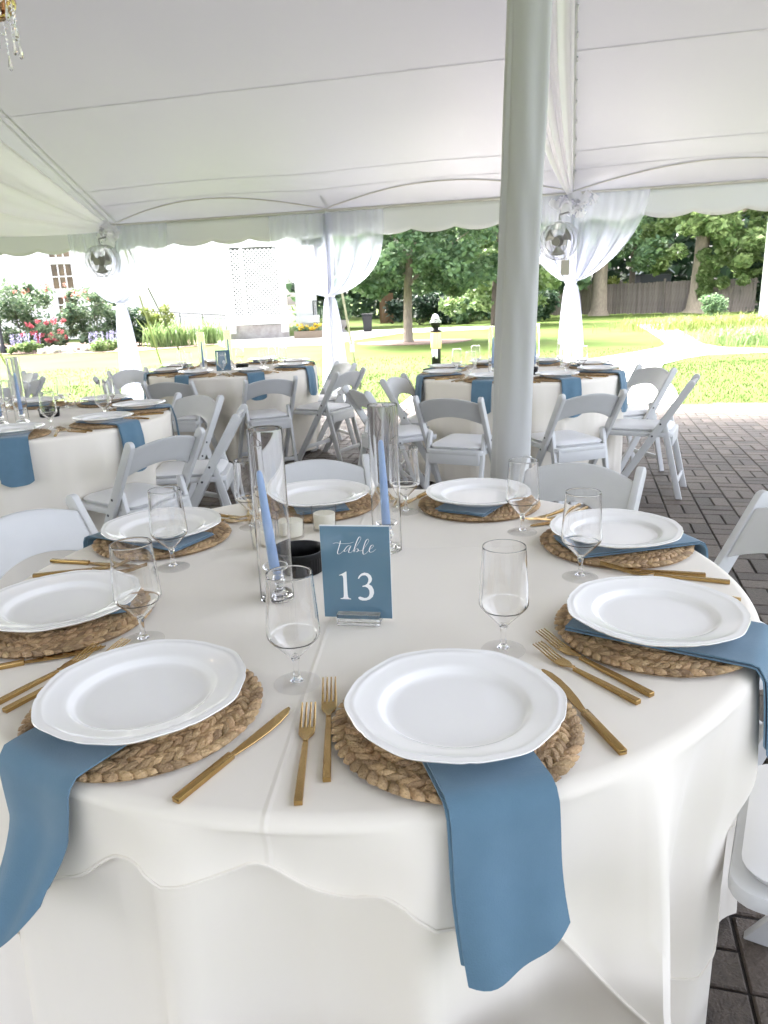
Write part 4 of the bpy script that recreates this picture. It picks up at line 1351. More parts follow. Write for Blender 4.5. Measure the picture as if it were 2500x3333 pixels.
table_cloth('F', 'ivory cloth of the farthest left table, barely in the photo', 15, 12)

# ---- tableware prototypes (kept as the first placed piece of each kind)
def plate_mesh():
    R = 0.148
    n = 120
    prof = [(0, 0.006), (0.55, 0.006), (0.62, 0.0065), (0.655, 0.009), (0.69, 0.0145), (0.72, 0.0165), (0.76, 0.0172), (0.86, 0.0205), (0.905, 0.0222), (0.925, 0.0238), (0.945, 0.0230), (0.975, 0.0236), (0.995, 0.0242), (1.0, 0.0232), (0.985, 0.0205),
            (0.86, 0.0165), (0.72, 0.0115), (0.64, 0.004), (0.62, 0.0), (0.58, 0.0), (0.56, 0.003), (0, 0.003)]
    def sc(q, r, z):
        k = max(0.0, (r / R - 0.72) / 0.28)
        c6 = abs(math.sin(3 * q))
        lob = 0.032 * (c6 ** 0.6) + 0.009 * math.cos(12 * q) + 0.004 * math.sin(6 * q)
        return 1 + k * (lob - 0.020)
    return MB().lathe([(r * R, z) for r, z in prof], n, rmod=sc)
def mat_rings(parent):
    """six braided rings, each of two herringbone rows of plaited lobes"""
    rows = [(0.1520, 0.0280), (0.1240, 0.0280), (0.0965, 0.0275), (0.0690, 0.0275), (0.0415, 0.0275), (0.0150, 0.026)]
    rs = random.Random(3)
    objs = []
    for rc, wd in rows:
        b = MB()
        b.lathe([(max(rc - wd / 2, 0.0), 0.001), (max(rc - wd / 2, 0.0), 0.0022), (rc + wd / 2 - 0.002, 0.0022), (rc + wd / 2 - 0.002, 0.001)], 48)
        n = max(7, int(2 * PI * rc / 0.0158))
        for side in (-1, 1):
            for k in range(n):
                q = 2 * PI * (k + (0.5 if side > 0 else 0.0)) / n + rs.uniform(-0.02, 0.02)
                rr = rc + side * wd * 0.235
                cx0, cy0 = rr * math.cos(q), rr * math.sin(q)
                ta = q + PI / 2 - side * (0.66 + rs.uniform(-0.08, 0.08))
                ln, ww, hh = 0.0180 * rs.uniform(0.95, 1.12), 0.0066 * rs.uniform(0.88, 1.1), 0.0062 * rs.uniform(0.85, 1.15)
                dx, dy = math.cos(ta), math.sin(ta)
                vs, fs = [], []
                nl, nc = 6, 7
                for i in range(nl + 1):
                    t = -1 + 2 * i / nl
                    w_ = ww * (max(0.0, 1 - abs(t) ** 2.2) ** 0.6) * (1.0 + 0.25 * t) + 0.0006
                    h_ = hh * (max(0.0, 1 - abs(t) ** 2.4) ** 0.6) + 0.0004
                    zc = 0.0050 + 0.0030 * t
                    for j in range(nc):
                        a = PI * j / (nc - 1)
                        s = math.cos(a)
                        vs.append((cx0 + dx * t * ln - dy * s * w_, cy0 + dy * t * ln + dx * s * w_, zc + h_ * math.sin(a) * (1 + 0.10 * math.cos(5 * a))))
                for i in range(nl):
                    for j in range(nc - 1):
                        fs.append((i * nc + j, (i + 1) * nc + j, (i + 1) * nc + j + 1, i * nc + j + 1))
                b.add(vs, fs)
        objs.append(b.build('braid_ring', M['braid'], parent, smooth=60, fixn=False))
    return objs
def fine(prof, n=5):
    """Catmull-Rom refinement of a lathe profile"""
    P = [Vector(p) for p in prof]
    P = [P[0]] + P + [P[-1]]
    out = []
    for i in range(1, len(P) - 2):
        a, b_, c, d = P[i - 1], P[i], P[i + 1], P[i + 2]
        for k in range(n):
            t = k / n
            q = 0.5 * ((2 * b_) + (c - a) * t + (2 * a - 5 * b_ + 4 * c - d) * t * t + (3 * b_ - a - 3 * c + d) * t ** 3)
            out.append((max(0.0, q.x), q.y))
    out.append(tuple(P[-2]))
    return out
def goblet(parent):
    outer = fine([(0.0, 0.0445), (0.005, 0.0450), (0.010, 0.0490), (0.020, 0.0595), (0.030, 0.0705), (0.0375, 0.0788), (0.0402, 0.0835), (0.0409, 0.0885), (0.0405, 0.097), (0.0388, 0.125), (0.0368, 0.155), (0.0352, 0.1805)])
    rim = [(0.0351, 0.1828), (0.0348, 0.1838), (0.0344, 0.1841), (0.0340, 0.1838), (0.0338, 0.1828)]
    inner = [(r - 0.0013, z + (0.0042 if r < 0.007 else 0.0018 if z < 0.078 else 0.0006)) for r, z in outer[::-1] if r > 0.0035]
    bowl = outer + rim + inner + [(0.0, 0.0500)]
    MB().lathe(bowl, 64).build('bowl', M['glass'], parent, smooth=60)
    MB().lathe([(0.0, 0.0064)] + fine([(0.0105, 0.0065), (0.0062, 0.0100), (0.0046, 0.018), (0.0043, 0.026), (0.0048, 0.036), (0.0066, 0.0438)]) + [(0.0, 0.0443)], 32).build('stem', M['glass'], parent, smooth=40)
    MB().lathe([(0.0, 0.0006), (0.0345, 0.0006), (0.0352, 0.0006), (0.0362, 0.0009), (0.0365, 0.0014), (0.0362, 0.0019)] + fine([(0.035, 0.0022), (0.024, 0.0030), (0.014, 0.0042), (0.009, 0.0056)]) + [(0.0, 0.0060)], 56).build('foot', M['thin'], parent, smooth=30)
def fork_mesh(Lf):
    """along +y: y=0 is the handle end, y=Lf the tine tips"""
    b = MB()
    hl = Lf * 0.60
    pr = [(0, 0.0052, 0.0036), (hl * 0.5, 0.0046, 0.0034), (hl, 0.0036, 0.0026)]
    vs, fs = [], []
    for y, w_, h_ in pr:
        vs += [(-w_, y, 0.0), (w_, y, 0.0), (w_, y, 2 * h_), (-w_, y, 2 * h_)]
    for i in range(2):
        fs += [(4 * i + j, 4 * i + (j + 1) % 4, 4 * i + 4 + (j + 1) % 4, 4 * i + 4 + j) for j in range(4)]
    fs += [(3, 2, 1, 0), (8, 9, 10, 11)]
    b.add(vs, fs)
    HW = 0.0112
    rl = Lf - hl
    def zz(t):                # arc of the head
        return 0.0058 - 0.0035 * math.sin(PI * min(1, t * 1.25)) + 0.009 * t ** 2
    # palm
    secs = [(0.0, 0.0034), (0.08, 0.0042), (0.17, 0.0085), (0.24, 0.0108), (0.42, HW)]
    vs, fs = [], []
    for t, w_ in secs:
        y = hl + rl * t; z = zz(t)
        vs += [(-w_, y, z - 0.0011), (w_, y, z - 0.0011), (w_, y, z + 0.0011), (-w_, y, z + 0.0011)]
    for i in range(len(secs) - 1):
        fs += [(4 * i + j, 4 * i + (j + 1) % 4, 4 * i + 4 + (j + 1) % 4, 4 * i + 4 + j) for j in range(4)]
    k = 4 * (len(secs) - 1)
    fs += [(3, 2, 1, 0), (k, k + 1, k + 2, k + 3)]
    b.add(vs, fs)
    for q in range(4):
        x = -HW + 0.0019 + q * (2 * HW - 0.0038) / 3
        vs, fs = [], []
        ts = (0.40, 0.6, 0.8, 1.0)
        for t in ts:
            w_ = 0.0019 * (1 - 0.45 * (t - 0.4) / 0.6)
            y = hl + rl * t; z = zz(t)
            vs += [(x - w_, y, z - 0.0009), (x + w_, y, z - 0.0009), (x + w_, y, z + 0.0009), (x - w_, y, z + 0.0009)]
        for i in range(3):
            fs += [(4 * i + j, 4 * i + (j + 1) % 4, 4 * i + 4 + (j + 1) % 4, 4 * i + 4 + j) for j in range(4)]
        fs += [(3, 2, 1, 0), (12, 13, 14, 15)]
        b.add(vs, fs)
    return b
def knife_parts(parent, Lk):
    hl = Lk * 0.44
    b = MB(); b.box((0, hl / 2, 0.0042), (0.0112, hl, 0.0078)); b.build('handle', M['brass'], parent, smooth=30, bevel=0.0012)
    pr = []
    bl_ = Lk - hl
    for t in np.linspace(0, 1, 14):
        pr.append((t, -0.0048 - 0.0002 * t, 0.0052 + 0.0048 * math.sin(min(1, t * 1.6) * PI / 2)))
    poly = [(-0.0045, hl - 0.001)] + [(-0.0048 - 0.0008 * t, hl + bl_ * t) for t in (0.2, 0.5, 0.8)] + [(-0.0052, hl + bl_ * 0.93), (-0.003, hl + bl_), (0.001, hl + bl_ * 0.985), (0.0075, hl + bl_ * 0.88), (0.0112, hl + bl_ * 0.7), (0.0118, hl + bl_ * 0.5), (0.0095, hl + bl_ * 0.25), (0.006, hl + bl_ * 0.08), (0.0045, hl - 0.001)]
    b = MB().prism(poly, 'z', 0.0028, 0.0048)
    b.build('blade', M['brass'], parent, smooth=30, bevel=0.0005, bseg=1)
def napkin_obj(r0, drop, wd, seed, skew=0.0, point=0.0, curve=0.02, taper=0.0, na=None, slant=0.0):
    """strip running outward (+x) from r0 under the plate, over the edge of the table and down; two folded layers"""
    rs = random.Random(seed)
    p0, p1 = rs.uniform(0, 6), rs.uniform(0, 6)
    b = MB()
    hang = None
    if na is not None:      # clears the cloth it hangs over, whatever its folds
        es = np.linspace(0, 0.34, 18)
        hang, run = [], 0.0
        for e in es:
            m_ = max(max(R_UNDER(na + t, e + 0.03)[0], R_OVER(na + t, e + 0.03)[0]) for t in np.linspace(-0.14, 0.14, 9)) + 0.003
            run = max(run, m_ - RT - 0.010)
            hang.append(run)
        hang = [max(0.0, h_) + 0.003 for h_ in hang]
    def path(d):
        # d: distance along the strip from r0; returns r, z, nx, nz
        edge = RT + 0.010 - r0
        zt = TZ + 0.0152
        rc = 0.011
        if d < edge - rc:
            return r0 + d, zt, 0.0, 1.0
        t = (d - (edge - rc)) / rc
        if t < PI / 2:
            return r0 + edge - rc + rc * math.sin(t), zt - rc + rc * math.cos(t), math.sin(t), math.cos(t)
        e = d - (edge - rc) - rc * PI / 2
        if hang:
            return r0 + edge + float(np.interp(e, es, hang)), zt - rc - e, 1.0, 0.0
        return r0 + edge + 0.010 * min(1, e / 0.06) + 0.06 * e, zt - rc - e, 1.0, 0.0
    Ltot = RT + 0.004 - r0 + 0.015 + drop
    th = 0.0022
    for layer, (off, wsc, lsc, lat) in enumerate(((0.0, 0.96, 0.965, -0.006), (0.0042, 1.0, 1.0, 0.0))):
        LL = Ltot * lsc
        nd, nw = 46, 18
        def f(u, v, side):
            d = LL * u
            tx = (v - 0.5) * 2
            k = max(0, (d - (RT - r0)) / max(drop, 0.01))
            cut = curve * k * (1 - abs(tx) ** 3) - 0.008 * k + point * k * (-abs(tx - 0.2)) + slant * tx * min(1, k)
            d2 = d + cut * (u ** 3)
            r, z, nx, nz = path(d2)
            y = tx * wd * wsc / 2 * (1 + 0.015 * k - 0.02 * math.sin(2 * u)) * (1 - taper * min(1, k) ** 1.3 * (1 if layer else 0.8)) + lat + skew * k * drop
            bow = (0.0035 * math.sin(5 * tx + p0 + 2 * u) + 0.004 * math.sin(2.2 * tx + p1)) * min(1, 0.12 + k)
            o = off + side * th + bow + 0.006 * k * (1 - tx * tx)
            return (r + nx * o, y, z + nz * o)
        ed = []
        vs = []
        for side in (0, 1):
            for j in range(nw + 1):
                for i in range(nd + 1):
                    vs.append(f(i / nd, j / nw, side))
        W_ = nd + 1
        O_ = W_ * (nw + 1)
        fs = []
        for j in range(nw):
            for i in range(nd):
                a = j * W_ + i
                fs.append((a, a + W_, a + W_ + 1, a + 1))
                fs.append((O_ + a, O_ + a + 1, O_ + a + W_ + 1, O_ + a + W_))
        for i in range(nd):
            fs.append((i, i + 1, O_ + i + 1, O_ + i)); a = nw * W_ + i; fs.append((a + 1, a, O_ + a, O_ + a + 1))
        for j in range(nw):
            a = j * W_; fs.append((a + W_, a, O_ + a, O_ + a + W_)); a = j * W_ + nd; fs.append((a, a + W_, O_ + a + W_, O_ + a))
        b.add(vs, fs)
    return b.build('napkin', M['napkin'], smooth=50)

PROTO = {}
def place_simple(key, name, maker, loc, rz, label, cat, group):
    """first call builds, later calls copy"""
    if key not in PROTO:
        o = maker()
        PROTO[key] = o
        o.location = loc; o.rotation_euler = (0, 0, rz)
        return tag(o, label, cat, group)
    return dup(PROTO[key], loc, rz, label, group)
def empty_with(name, fn):
    def mkr():
        o = bpy.data.objects.new(name, None); o.empty_display_size = 0.03
        COL.objects.link(o)
        fn(o)
        return o
    return mkr
def mk_mat():
    o = bpy.data.objects.new('placemat', None); COL.objects.link(o); mat_rings(o)
    return o
mk_goblet = empty_with('water_goblet', goblet)
mk_knife = empty_with('knife', lambda o: knife_parts(o, 0.232))
mk_plate = lambda: plate_mesh().build('plate', M['china'], smooth=60)
mk_fork = lambda: fork_mesh(0.238).build('fork', M['brass'], smooth=30, bevel=0.0006, bseg=1)
mk_sfork = lambda: fork_mesh(0.208).build('fork', M['brass'], smooth=30, bevel=0.0006, bseg=1)

SECT = ['right', 'far-right', 'far', 'far-left', 'left', 'near-left', 'near', 'near-right']
def seat_name(key, ang):
    return SECT[int(round((ang % 360) / 45.0)) % 8]
def put_fork(key, end, ang, label, grp):
    big = key == 'fork'
    return place_simple(key, 'fork', mk_fork if big else mk_sfork, (end[0], end[1], TZ + 0.0006), rad(ang) - PI / 2, label, 'fork', grp)
def put_knife(end, ang, label, grp):
    return place_simple('knife', 'knife', mk_knife, (end[0], end[1], TZ + 0.0004), rad(ang) - PI / 2, label, 'knife', grp)
def setting(c, ang, where, grp, r=0.60, plate_r=None, glass=None, nap=None, forks=None, knife=None, cut=True):
    a = rad(ang)
    o = Vector((math.cos(a), math.sin(a), 0))
    lft = Vector((-o.y, o.x, 0)) * -1         # diner's left when facing the centre
    C = Vector((c[0], c[1], 0))
    mz = C + o * r + Vector((0, 0, TZ))
    place_simple('mat', 'placemat', mk_mat, tuple(mz), a + 0.3 * ang, 'round woven placemat %s' % where, 'placemat', 'woven placemats ' + grp)
    pz = C + o * (plate_r or r - 0.002) + Vector((0, 0, TZ + 0.0215))
    rx = 0.0
    place_simple('plate', 'plate', mk_plate, tuple(pz), a + 0.7 * ang, 'white scalloped dinner plate %s' % where, 'plate', 'white plates ' + grp)
    nk = nap or {}
    key = 'nap%d' % nk.get('seed', 1)
    na = rad(nk.get('ang', ang))
    if key not in PROTO or nk.get('own'):
        n_ = napkin_obj(nk.get('r0', 0.472), nk.get('drop', 0.2), nk.get('w', 0.142), nk.get('seed', 1), nk.get('skew', 0.0), nk.get('point', 0.0), nk.get('curve', 0.02), nk.get('taper', 0.0), na if c is MC else None, nk.get('slant', 0.0))
        PROTO.setdefault(key, n_)
        n_.location = (c[0], c[1], 0); n_.rotation_euler = (0, 0, na)
        tag(n_, 'dusty blue napkin %s' % where, 'napkin', 'blue napkins ' + grp)
    else:
        dup(PROTO[key], (c[0], c[1], 0), na, 'dusty blue napkin %s' % where, 'blue napkins ' + grp)
    gp = glass or (c[0] + 0.462 * math.cos(a + rad(20)), c[1] + 0.462 * math.sin(a + rad(20)))
    place_simple('goblet', 'water_goblet', mk_goblet, (gp[0], gp[1], TZ), a, 'clear short-stemmed water goblet %s' % where, 'glass', 'water goblets ' + grp)
    if cut:
        inw = (ang + 180)
        if forks is None:
            e1 = C + o * 0.72 + lft * 0.190; e2 = C + o * 0.715 + lft * 0.222
            forks = [((e1.x, e1.y), inw), ((e2.x, e2.y), inw)]
        for kk, (key_, (e, an), nm) in enumerate(zip(('fork', 'sfork'), forks, ('longer', 'shorter'))):
            put_fork(key_, e, an, '%s brass fork %s' % (nm, where), 'brass forks ' + grp)
        if knife is None:
            e = C + o * 0.715 - lft * 0.195
            knife = ((e.x, e.y), inw)
        put_knife(knife[0], knife[1], 'brass table knife %s' % where, 'brass knives ' + grp)
MW = ['at the place nearest the camera on table 13', 'at the front-left place on table 13', 'at the left place on table 13', 'at the back-left place on table 13',
      'behind the votive candles on table 13', 'by the draped pole on table 13', 'at the right place on table 13', 'at the front-right place on table 13']
MC = TABLES['M']
GM = 'on table 13'
setting(MC, -76.6, MW[0], GM, 0.600, glass=(0.190, 1.115), nap=dict(ang=-76.8, drop=0.165, w=0.136, seed=11, skew=0.0, curve=0.008, slant=-0.014), forks=[((-0.083, 0.781), 92.6), ((-0.114, 0.739), 91.3)], knife=((0.293, 0.813), 103.3))
setting(MC, -120.9, MW[1], GM, 0.600, glass=(-0.145, 1.030), nap=dict(ang=-121.5, drop=0.190, w=0.150, seed=12, skew=-0.02, taper=0.50, curve=0.015, slant=-0.03), forks=[((-0.574, 0.974), 60.9), ((-0.604, 0.985), 61.2)], knife=((-0.262, 0.752), 60.2))
setting(MC, 195.8, MW[2], GM, 0.597, glass=(-0.437, 1.205), nap=dict(ang=194, drop=0.2, seed=13), forks=[((-0.762, 1.520), 13.0), ((-0.790, 1.552), 14.1)], knife=((-0.710, 1.092), 21.8))
setting(MC, 148.0, MW[3], GM, 0.605, glass=(-0.483, 1.581), nap=dict(ang=151, drop=0.2, seed=14), knife=((-0.790, 1.650), -14.3))
setting(MC, 103.3, MW[4], GM, 0.592, glass=(-0.348, 1.871), nap=dict(ang=104, drop=0.2, seed=15))
setting(MC, 58.5, MW[5], GM, 0.612, glass=(0.061, 1.959), nap=dict(ang=58, drop=0.2, seed=16), forks=[((0.540, 1.960), 221.0), ((0.556, 1.925), 217.0)])
setting(MC, 14.2, MW[6], GM, 0.605, glass=(0.341, 1.742), nap=dict(ang=12, drop=0.2, seed=17), forks=[((0.682, 1.362), 156.5), ((0.652, 1.405), 162.0)])
setting(MC, -31.2, MW[7], GM, 0.600, glass=(0.401, 1.427), nap=dict(ang=-32.5, drop=0.130, w=0.165, seed=18, curve=0.03, skew=-0.05), forks=[((0.379, 0.950), 120.2), ((0.353, 0.931), 121.5)])

def far_table(key, phase, who, skip=(), seeds=(21, 22, 23)):
    for k in range(8):
        if k in skip: continue
        ang = phase + 45 * k
        sn = seat_name(key, ang)
        sd_ = seeds[k % 3]
        setting(TABLES[key], ang + random.uniform(-2, 2), 'at the %s place of %s' % (sn, who), 'on ' + who, nap=dict(ang=ang + random.uniform(-3, 3), drop=0.19 + 0.03 * (k % 3), seed=sd_))
far_table('N', -64, 'the number 9 table')
far_table('R', -121, 'the table behind the draped pole')
far_table('L', -71, 'the table at the left edge', skip=(5,))
setting(TABLES['F'], -15, 'on the farthest left table', 'on the farthest left table', nap=dict(ang=-15, seed=21))

# ---- centrepieces
def cyl_vase():
    h, r, t = 0.344, 0.034, 0.0016
    return MB().lathe([(0, 0.0006), (r - 0.001, 0.0006), (r, 0.0016), (r, 0.01), (r, h / 2), (r, h - 0.004), (r - 0.0003, h - 0.0006), (r - t / 2, h), (r - t + 0.0003, h - 0.0006), (r - t, h - 0.004), (r - t, h / 2), (r - t, 0.012), (r - t - 0.0006, 0.0056), (0, 0.005)], 72).build('glass_cylinder', M['glass'], smooth=30)
def holder():
    return MB().lathe([(0, 0.0004), (0.030, 0.0004), (0.0315, 0.002)] + fine([(0.030, 0.005), (0.015, 0.010), (0.009, 0.018), (0.012, 0.026), (0.016, 0.034), (0.012, 0.042), (0.013, 0.052), (0.024, 0.060), (0.025, 0.0635)], 4) + [(0.0235, 0.0645), (0.0215, 0.0635), (0.0135, 0.058), (0.0118, 0.054), (0.0116, 0.038), (0.010, 0.0345), (0, 0.034)], 44).build('candle_holder', M['glass'], smooth=40)
def taper(hh=0.225):
    def m_(o):
        MB().lathe([(0, 0.0), (0.0098, 0.0), (0.0104, 0.03), (0.0092, hh * 0.5), (0.0066, hh * 0.92), (0.0056, hh * 0.965), (0.0032, hh * 0.987), (0, hh * 0.993)], 28).build('wax', M['wax_blue'], o, smooth=60)
        MB().tube([(0, 0, hh * 0.985), (0.0008, 0, hh + 0.006)], 0.0009, 5).build('wick', M['wick'], o)
    return m_
mk_taper = empty_with('taper_candle', taper())
def candle_set(x, y, where, grp, tilt=0.0):
    place_simple('cyl', 'glass_cylinder', cyl_vase, (x, y, TZ), 0, 'tall clear glass cylinder round the candle %s' % where, 'candle glass', 'glass cylinders ' + grp)
    place_simple('hold', 'candle_holder', holder, (x, y, TZ + 0.0056), 0, 'small clear glass holder under the candle %s' % where, 'candle holder', 'candle holders ' + grp)
    place_simple('taper', 'taper_candle', mk_taper, (x, y, TZ + 0.0056 + 0.0345), 0, 'slim periwinkle blue taper candle %s' % where, 'candle', 'blue taper candles ' + grp).rotation_euler = (0, tilt, 0)
candle_set(-0.220, 1.381, 'beside the black bowl', GM, -0.075)
candle_set(0.005, 1.648, 'just behind the table 13 sign', GM, -0.03)
def votive_glass():
    r = 0.0335
    return MB().lathe([(0, 0.0006), (r - 0.005, 0.0006), (r - 0.004, 0.0016), (r - 0.0037, 0.004), (r - 0.002, 0.034), (r - 0.0002, 0.062), (r - 0.0002, 0.0636), (r - 0.001, 0.0646), (r - 0.0018, 0.0636), (r - 0.0018, 0.062), (r - 0.0036, 0.034), (r - 0.0052, 0.009), (r - 0.006, 0.0072), (0, 0.007)], 44).build('votive_glass', M['thin'], smooth=30)
def votive_wax():
    return MB().lathe([(0, 0.0), (0.0262, 0.0), (0.0285, 0.036), (0.0275, 0.038), (0.004, 0.037), (0.0008, 0.037), (0.0008, 0.045), (0, 0.045)], 28).build('votive_candle', M['wax_white'], smooth=50)
for (x, y, wh) in ((-0.233, 1.772, 'left of the 13 sign, nearer the tall candle'), (-0.155, 1.828, 'just behind the 13 sign, the rear one'), (-0.292, 1.700, 'seen through the tall glass cylinder')):
    place_simple('vg', 'votive_glass', votive_glass, (x, y, TZ), 0, 'small clear votive cup %s' % wh, 'votive cup', 'votive cups on table 13')
    place_simple('vw', 'votive_candle', votive_wax, (x, y, TZ + 0.0075), 0, 'short ivory votive candle %s' % wh, 'candle', 'votive candles on table 13')
def ramekin():
    R = 0.0575
    def rm(q, r, z):
        return 1 + (0.012 * (1 if math.cos(44 * q) > 0 else -0.2) if 0.003 < z < 0.037 and r > R * 0.9 * 0.93 else 0)
    return MB().lathe([(0, 0.0), (0.048, 0.0), (0.0515, 0.002), (0.0520, 0.0035), (0.0535, 0.036), (0.0540, 0.038), (0.0575, 0.0385), (0.0585, 0.050), (0.0575, 0.052), (0.0545, 0.052), (0.0535, 0.049), (0.0520, 0.046), (0.0500, 0.008), (0, 0.006)], 176, rmod=rm).build('ramekin', M['black_plastic'], smooth=35)
place_simple('ram', 'ramekin', ramekin, (-0.190, 1.532, TZ), 0, 'black ribbed bowl standing behind the left edge of the 13 sign', 'bowl', None)

# ---- number signs
def stroke(path, wfn, n=6):
    """variable-width ribbon along a Catmull-Rom path of 2-D points"""
    P = [Vector((x, y)) for x, y in path]
    P = [P[0] * 2 - P[1]] + P + [P[-1] * 2 - P[-2]]
    pts = []
    for i in range(1, len(P) - 2):
        for k in range(n):
            t = k / n
            a, b_, c, d = P[i - 1], P[i], P[i + 1], P[i + 2]
            pts.append(0.5 * ((2 * b_) + (c - a) * t + (2 * a - 5 * b_ + 4 * c - d) * t * t + (3 * b_ - a - 3 * c + d) * t ** 3))
    pts.append(P[-2])
    vs, fs = [], []
    for i, p in enumerate(pts):
        t = pts[min(i + 1, len(pts) - 1)] - pts[max(i - 1, 0)]
        t = t.normalized() if t.length > 0 else Vector((1, 0))
        w_ = wfn(t, i / (len(pts) - 1)) / 2
        nn = Vector((-t.y, t.x))
        vs += [p + nn * w_, p - nn * w_]
    for i in range(len(pts) - 1):
        fs.append((2 * i, 2 * i + 1, 2 * i + 3, 2 * i + 2))
    return vs, fs
SCRIPT = [[(262, 467), (330, 452), (430, 465), (560, 460), (620, 445), (650, 432)],
          [(405, 412), (395, 470), (365, 570), (350, 630), (362, 658), (395, 652), (440, 620), (482, 575)],
          [(603, 512), (570, 500), (530, 520), (490, 570), (475, 605), (492, 612), (530, 590), (575, 540), (606, 500)],
          [(606, 500), (575, 570), (560, 612), (575, 632), (612, 620), (660, 570), (700, 520)],
          [(700, 520), (745, 450), (785, 375), (778, 338), (752, 345), (720, 400), (690, 480), (665, 560), (660, 622)],
          [(660, 620), (682, 580), (712, 556), (738, 566), (736, 595), (708, 613), (690, 606)],
          [(736, 590), (790, 592), (832, 572)],
          [(832, 572), (880, 500), (930, 420), (932, 388), (912, 378), (880, 410), (850, 490), (830, 570), (830, 638), (850, 655), (890, 635), (945, 575)],
          [(945, 575), (1000, 530), (1026, 500), (1010, 482), (980, 495), (955, 540), (945, 590), (965, 615), (1012, 605), (1070, 558)]]
ONE = [(380, 1054), (450, 1020), (505, 986), (521, 985), (533, 1210), (548, 1420), (556, 1465), (578, 1488), (614, 1498), (614, 1511), (412, 1508), (412, 1495), (450, 1488), (470, 1470), (474, 1430), (462, 1120), (452, 1072), (432, 1056), (384, 1062)]
THREE = [(740, 1106), (760, 1060), (800, 1018), (860, 996), (930, 1008), (985, 1052), (1006, 1110), (1000, 1152), (976, 1188), (948, 1214), (1004, 1246), (1040, 1308), (1050, 1378), (1026, 1450), (972, 1500), (902, 1525), (830, 1527), (780, 1512), (752, 1486), (755, 1463), (785, 1453), (822, 1462), (868, 1478), (915, 1470), (950, 1440), (966, 1390), (960, 1330), (930, 1284), (880, 1262), (828, 1266), (828, 1248), (880, 1232), (915, 1205), (935, 1160), (938, 1115), (920, 1072), (880, 1046), (830, 1050), (790, 1072), (762, 1112), (745, 1114)]
NINE_O = [[(900, 1180), (890, 1090), (830, 1010), (760, 1020), (715, 1100), (715, 1190), (755, 1260), (820, 1265), (880, 1215), (900, 1180)],
          [(895, 1120), (905, 1230), (880, 1370), (800, 1470), (715, 1510)]]
SW, SH = 0.127, 0.1778
def sg(p):                     # crop pixels of the photographed sign -> local x,z
    y = (p[1] - 135) / 1730
    x = (p[0] - 105 * y) / 1305
    return ((x - 0.5) * SW, (1 - y) * SH)
def number_sign(number, label, loc, rz):
    g = thing('table_number_sign', label, 'sign', loc, rz)
    zb = 0.008
    MB().box((0, 0.0, zb + SH / 2), (SW, 0.003, SH)).build('panel', M['sign_edge'], g, smooth=0)
    MB().box((0, -0.0023, zb + SH / 2 - 0.0006), (SW - 0.001, 0.001, SH - 0.0022)).build('face', M['sign_blue'], g, smooth=0)
    b = MB()
    yf = -0.0031
    def ribbon(path, wfn):
        vs, fs = stroke([sg(p) for p in path], wfn)
        b.add([(v.x, yf, v.y + zb) for v in vs], fs)
    for pth in SCRIPT:
        ribbon(pth, lambda t, u: (0.00045 + 0.00105 * max(0.0, -t.y) ** 1.3) * (1.0 if 0.04 < u < 0.96 else 0.6))
    def fill(poly, b):
        P3 = [Vector((*sg(p), 0)) for p in poly]
        tr = tessellate_polygon([P3])
        b.add([(p.x, yf, p.y + zb) for p in P3], [tuple(t) for t in tr])
    if number == '13':
        for pol in (ONE, THREE):
            bd = MB(); fill(pol, bd)
            bd.build('digit', M['lettering'], g, smooth=0, thick=0.0002)
    b.build('lettering', M['lettering'], g, smooth=0, thick=0.0002)
    if number == '9':
        b = MB()
        for pth in NINE_O:
            vs, fs = stroke([sg(p) for p in pth], lambda t, u: 0.0030 + 0.0055 * abs(t.y) ** 1.5)
            b.add([(v.x, yf, v.y + zb) for v in vs], fs)
        b.build('digit', M['lettering'], g, smooth=0, thick=0.0002)
    MB().box((0.003, -0.0125, 0.011), (0.079, 0.017, 0.0205)).build('base_block', M['acrylic'], g, smooth=0)
    MB().box((0.003, 0.0108, 0.011), (0.079, 0.017, 0.0205)).build('base_block', M['acrylic'], g, smooth=0)
    return g
number_sign('13', 'slate blue sign reading table 13 in an acrylic stand', (-0.054, 1.253, TZ), rad(-9.5))
number_sign('9', 'slate blue sign reading table 9 on the far table', (-1.365, 6.62, TZ), rad(16))

# far centrepieces
GN, GR, GL = 'on the number 9 table', 'on the table behind the draped pole', 'on the table at the left edge'
candle_set(-1.56, 6.70, 'left of the 9 sign', GN)
candle_set(-1.38, 6.98, 'just behind the small 9 sign', GN)
candle_set(0.86, 5.62, 'left of the draped pole on the far table', GR)
candle_set(1.20, 5.75, 'hidden by the draped pole', GR)
candle_set(-1.93, 3.98, 'right of two on the left edge table', GL)
candle_set(-2.02, 3.93, 'left of two on the left edge table', GL)
place_simple('ram', 'ramekin', ramekin, (-1.22, 6.72, TZ), 0, 'black ribbed bowl right of the 9 sign', 'bowl', None)
place_simple('ram', 'ramekin', ramekin, (1.10, 5.42, TZ), 0, 'black ribbed bowl at the edge of the draped pole', 'bowl', None)
place_simple('ram', 'ramekin', ramekin, (-1.86, 4.16, TZ), 0, 'black ribbed bowl behind the goblet on the left edge table', 'bowl', None)

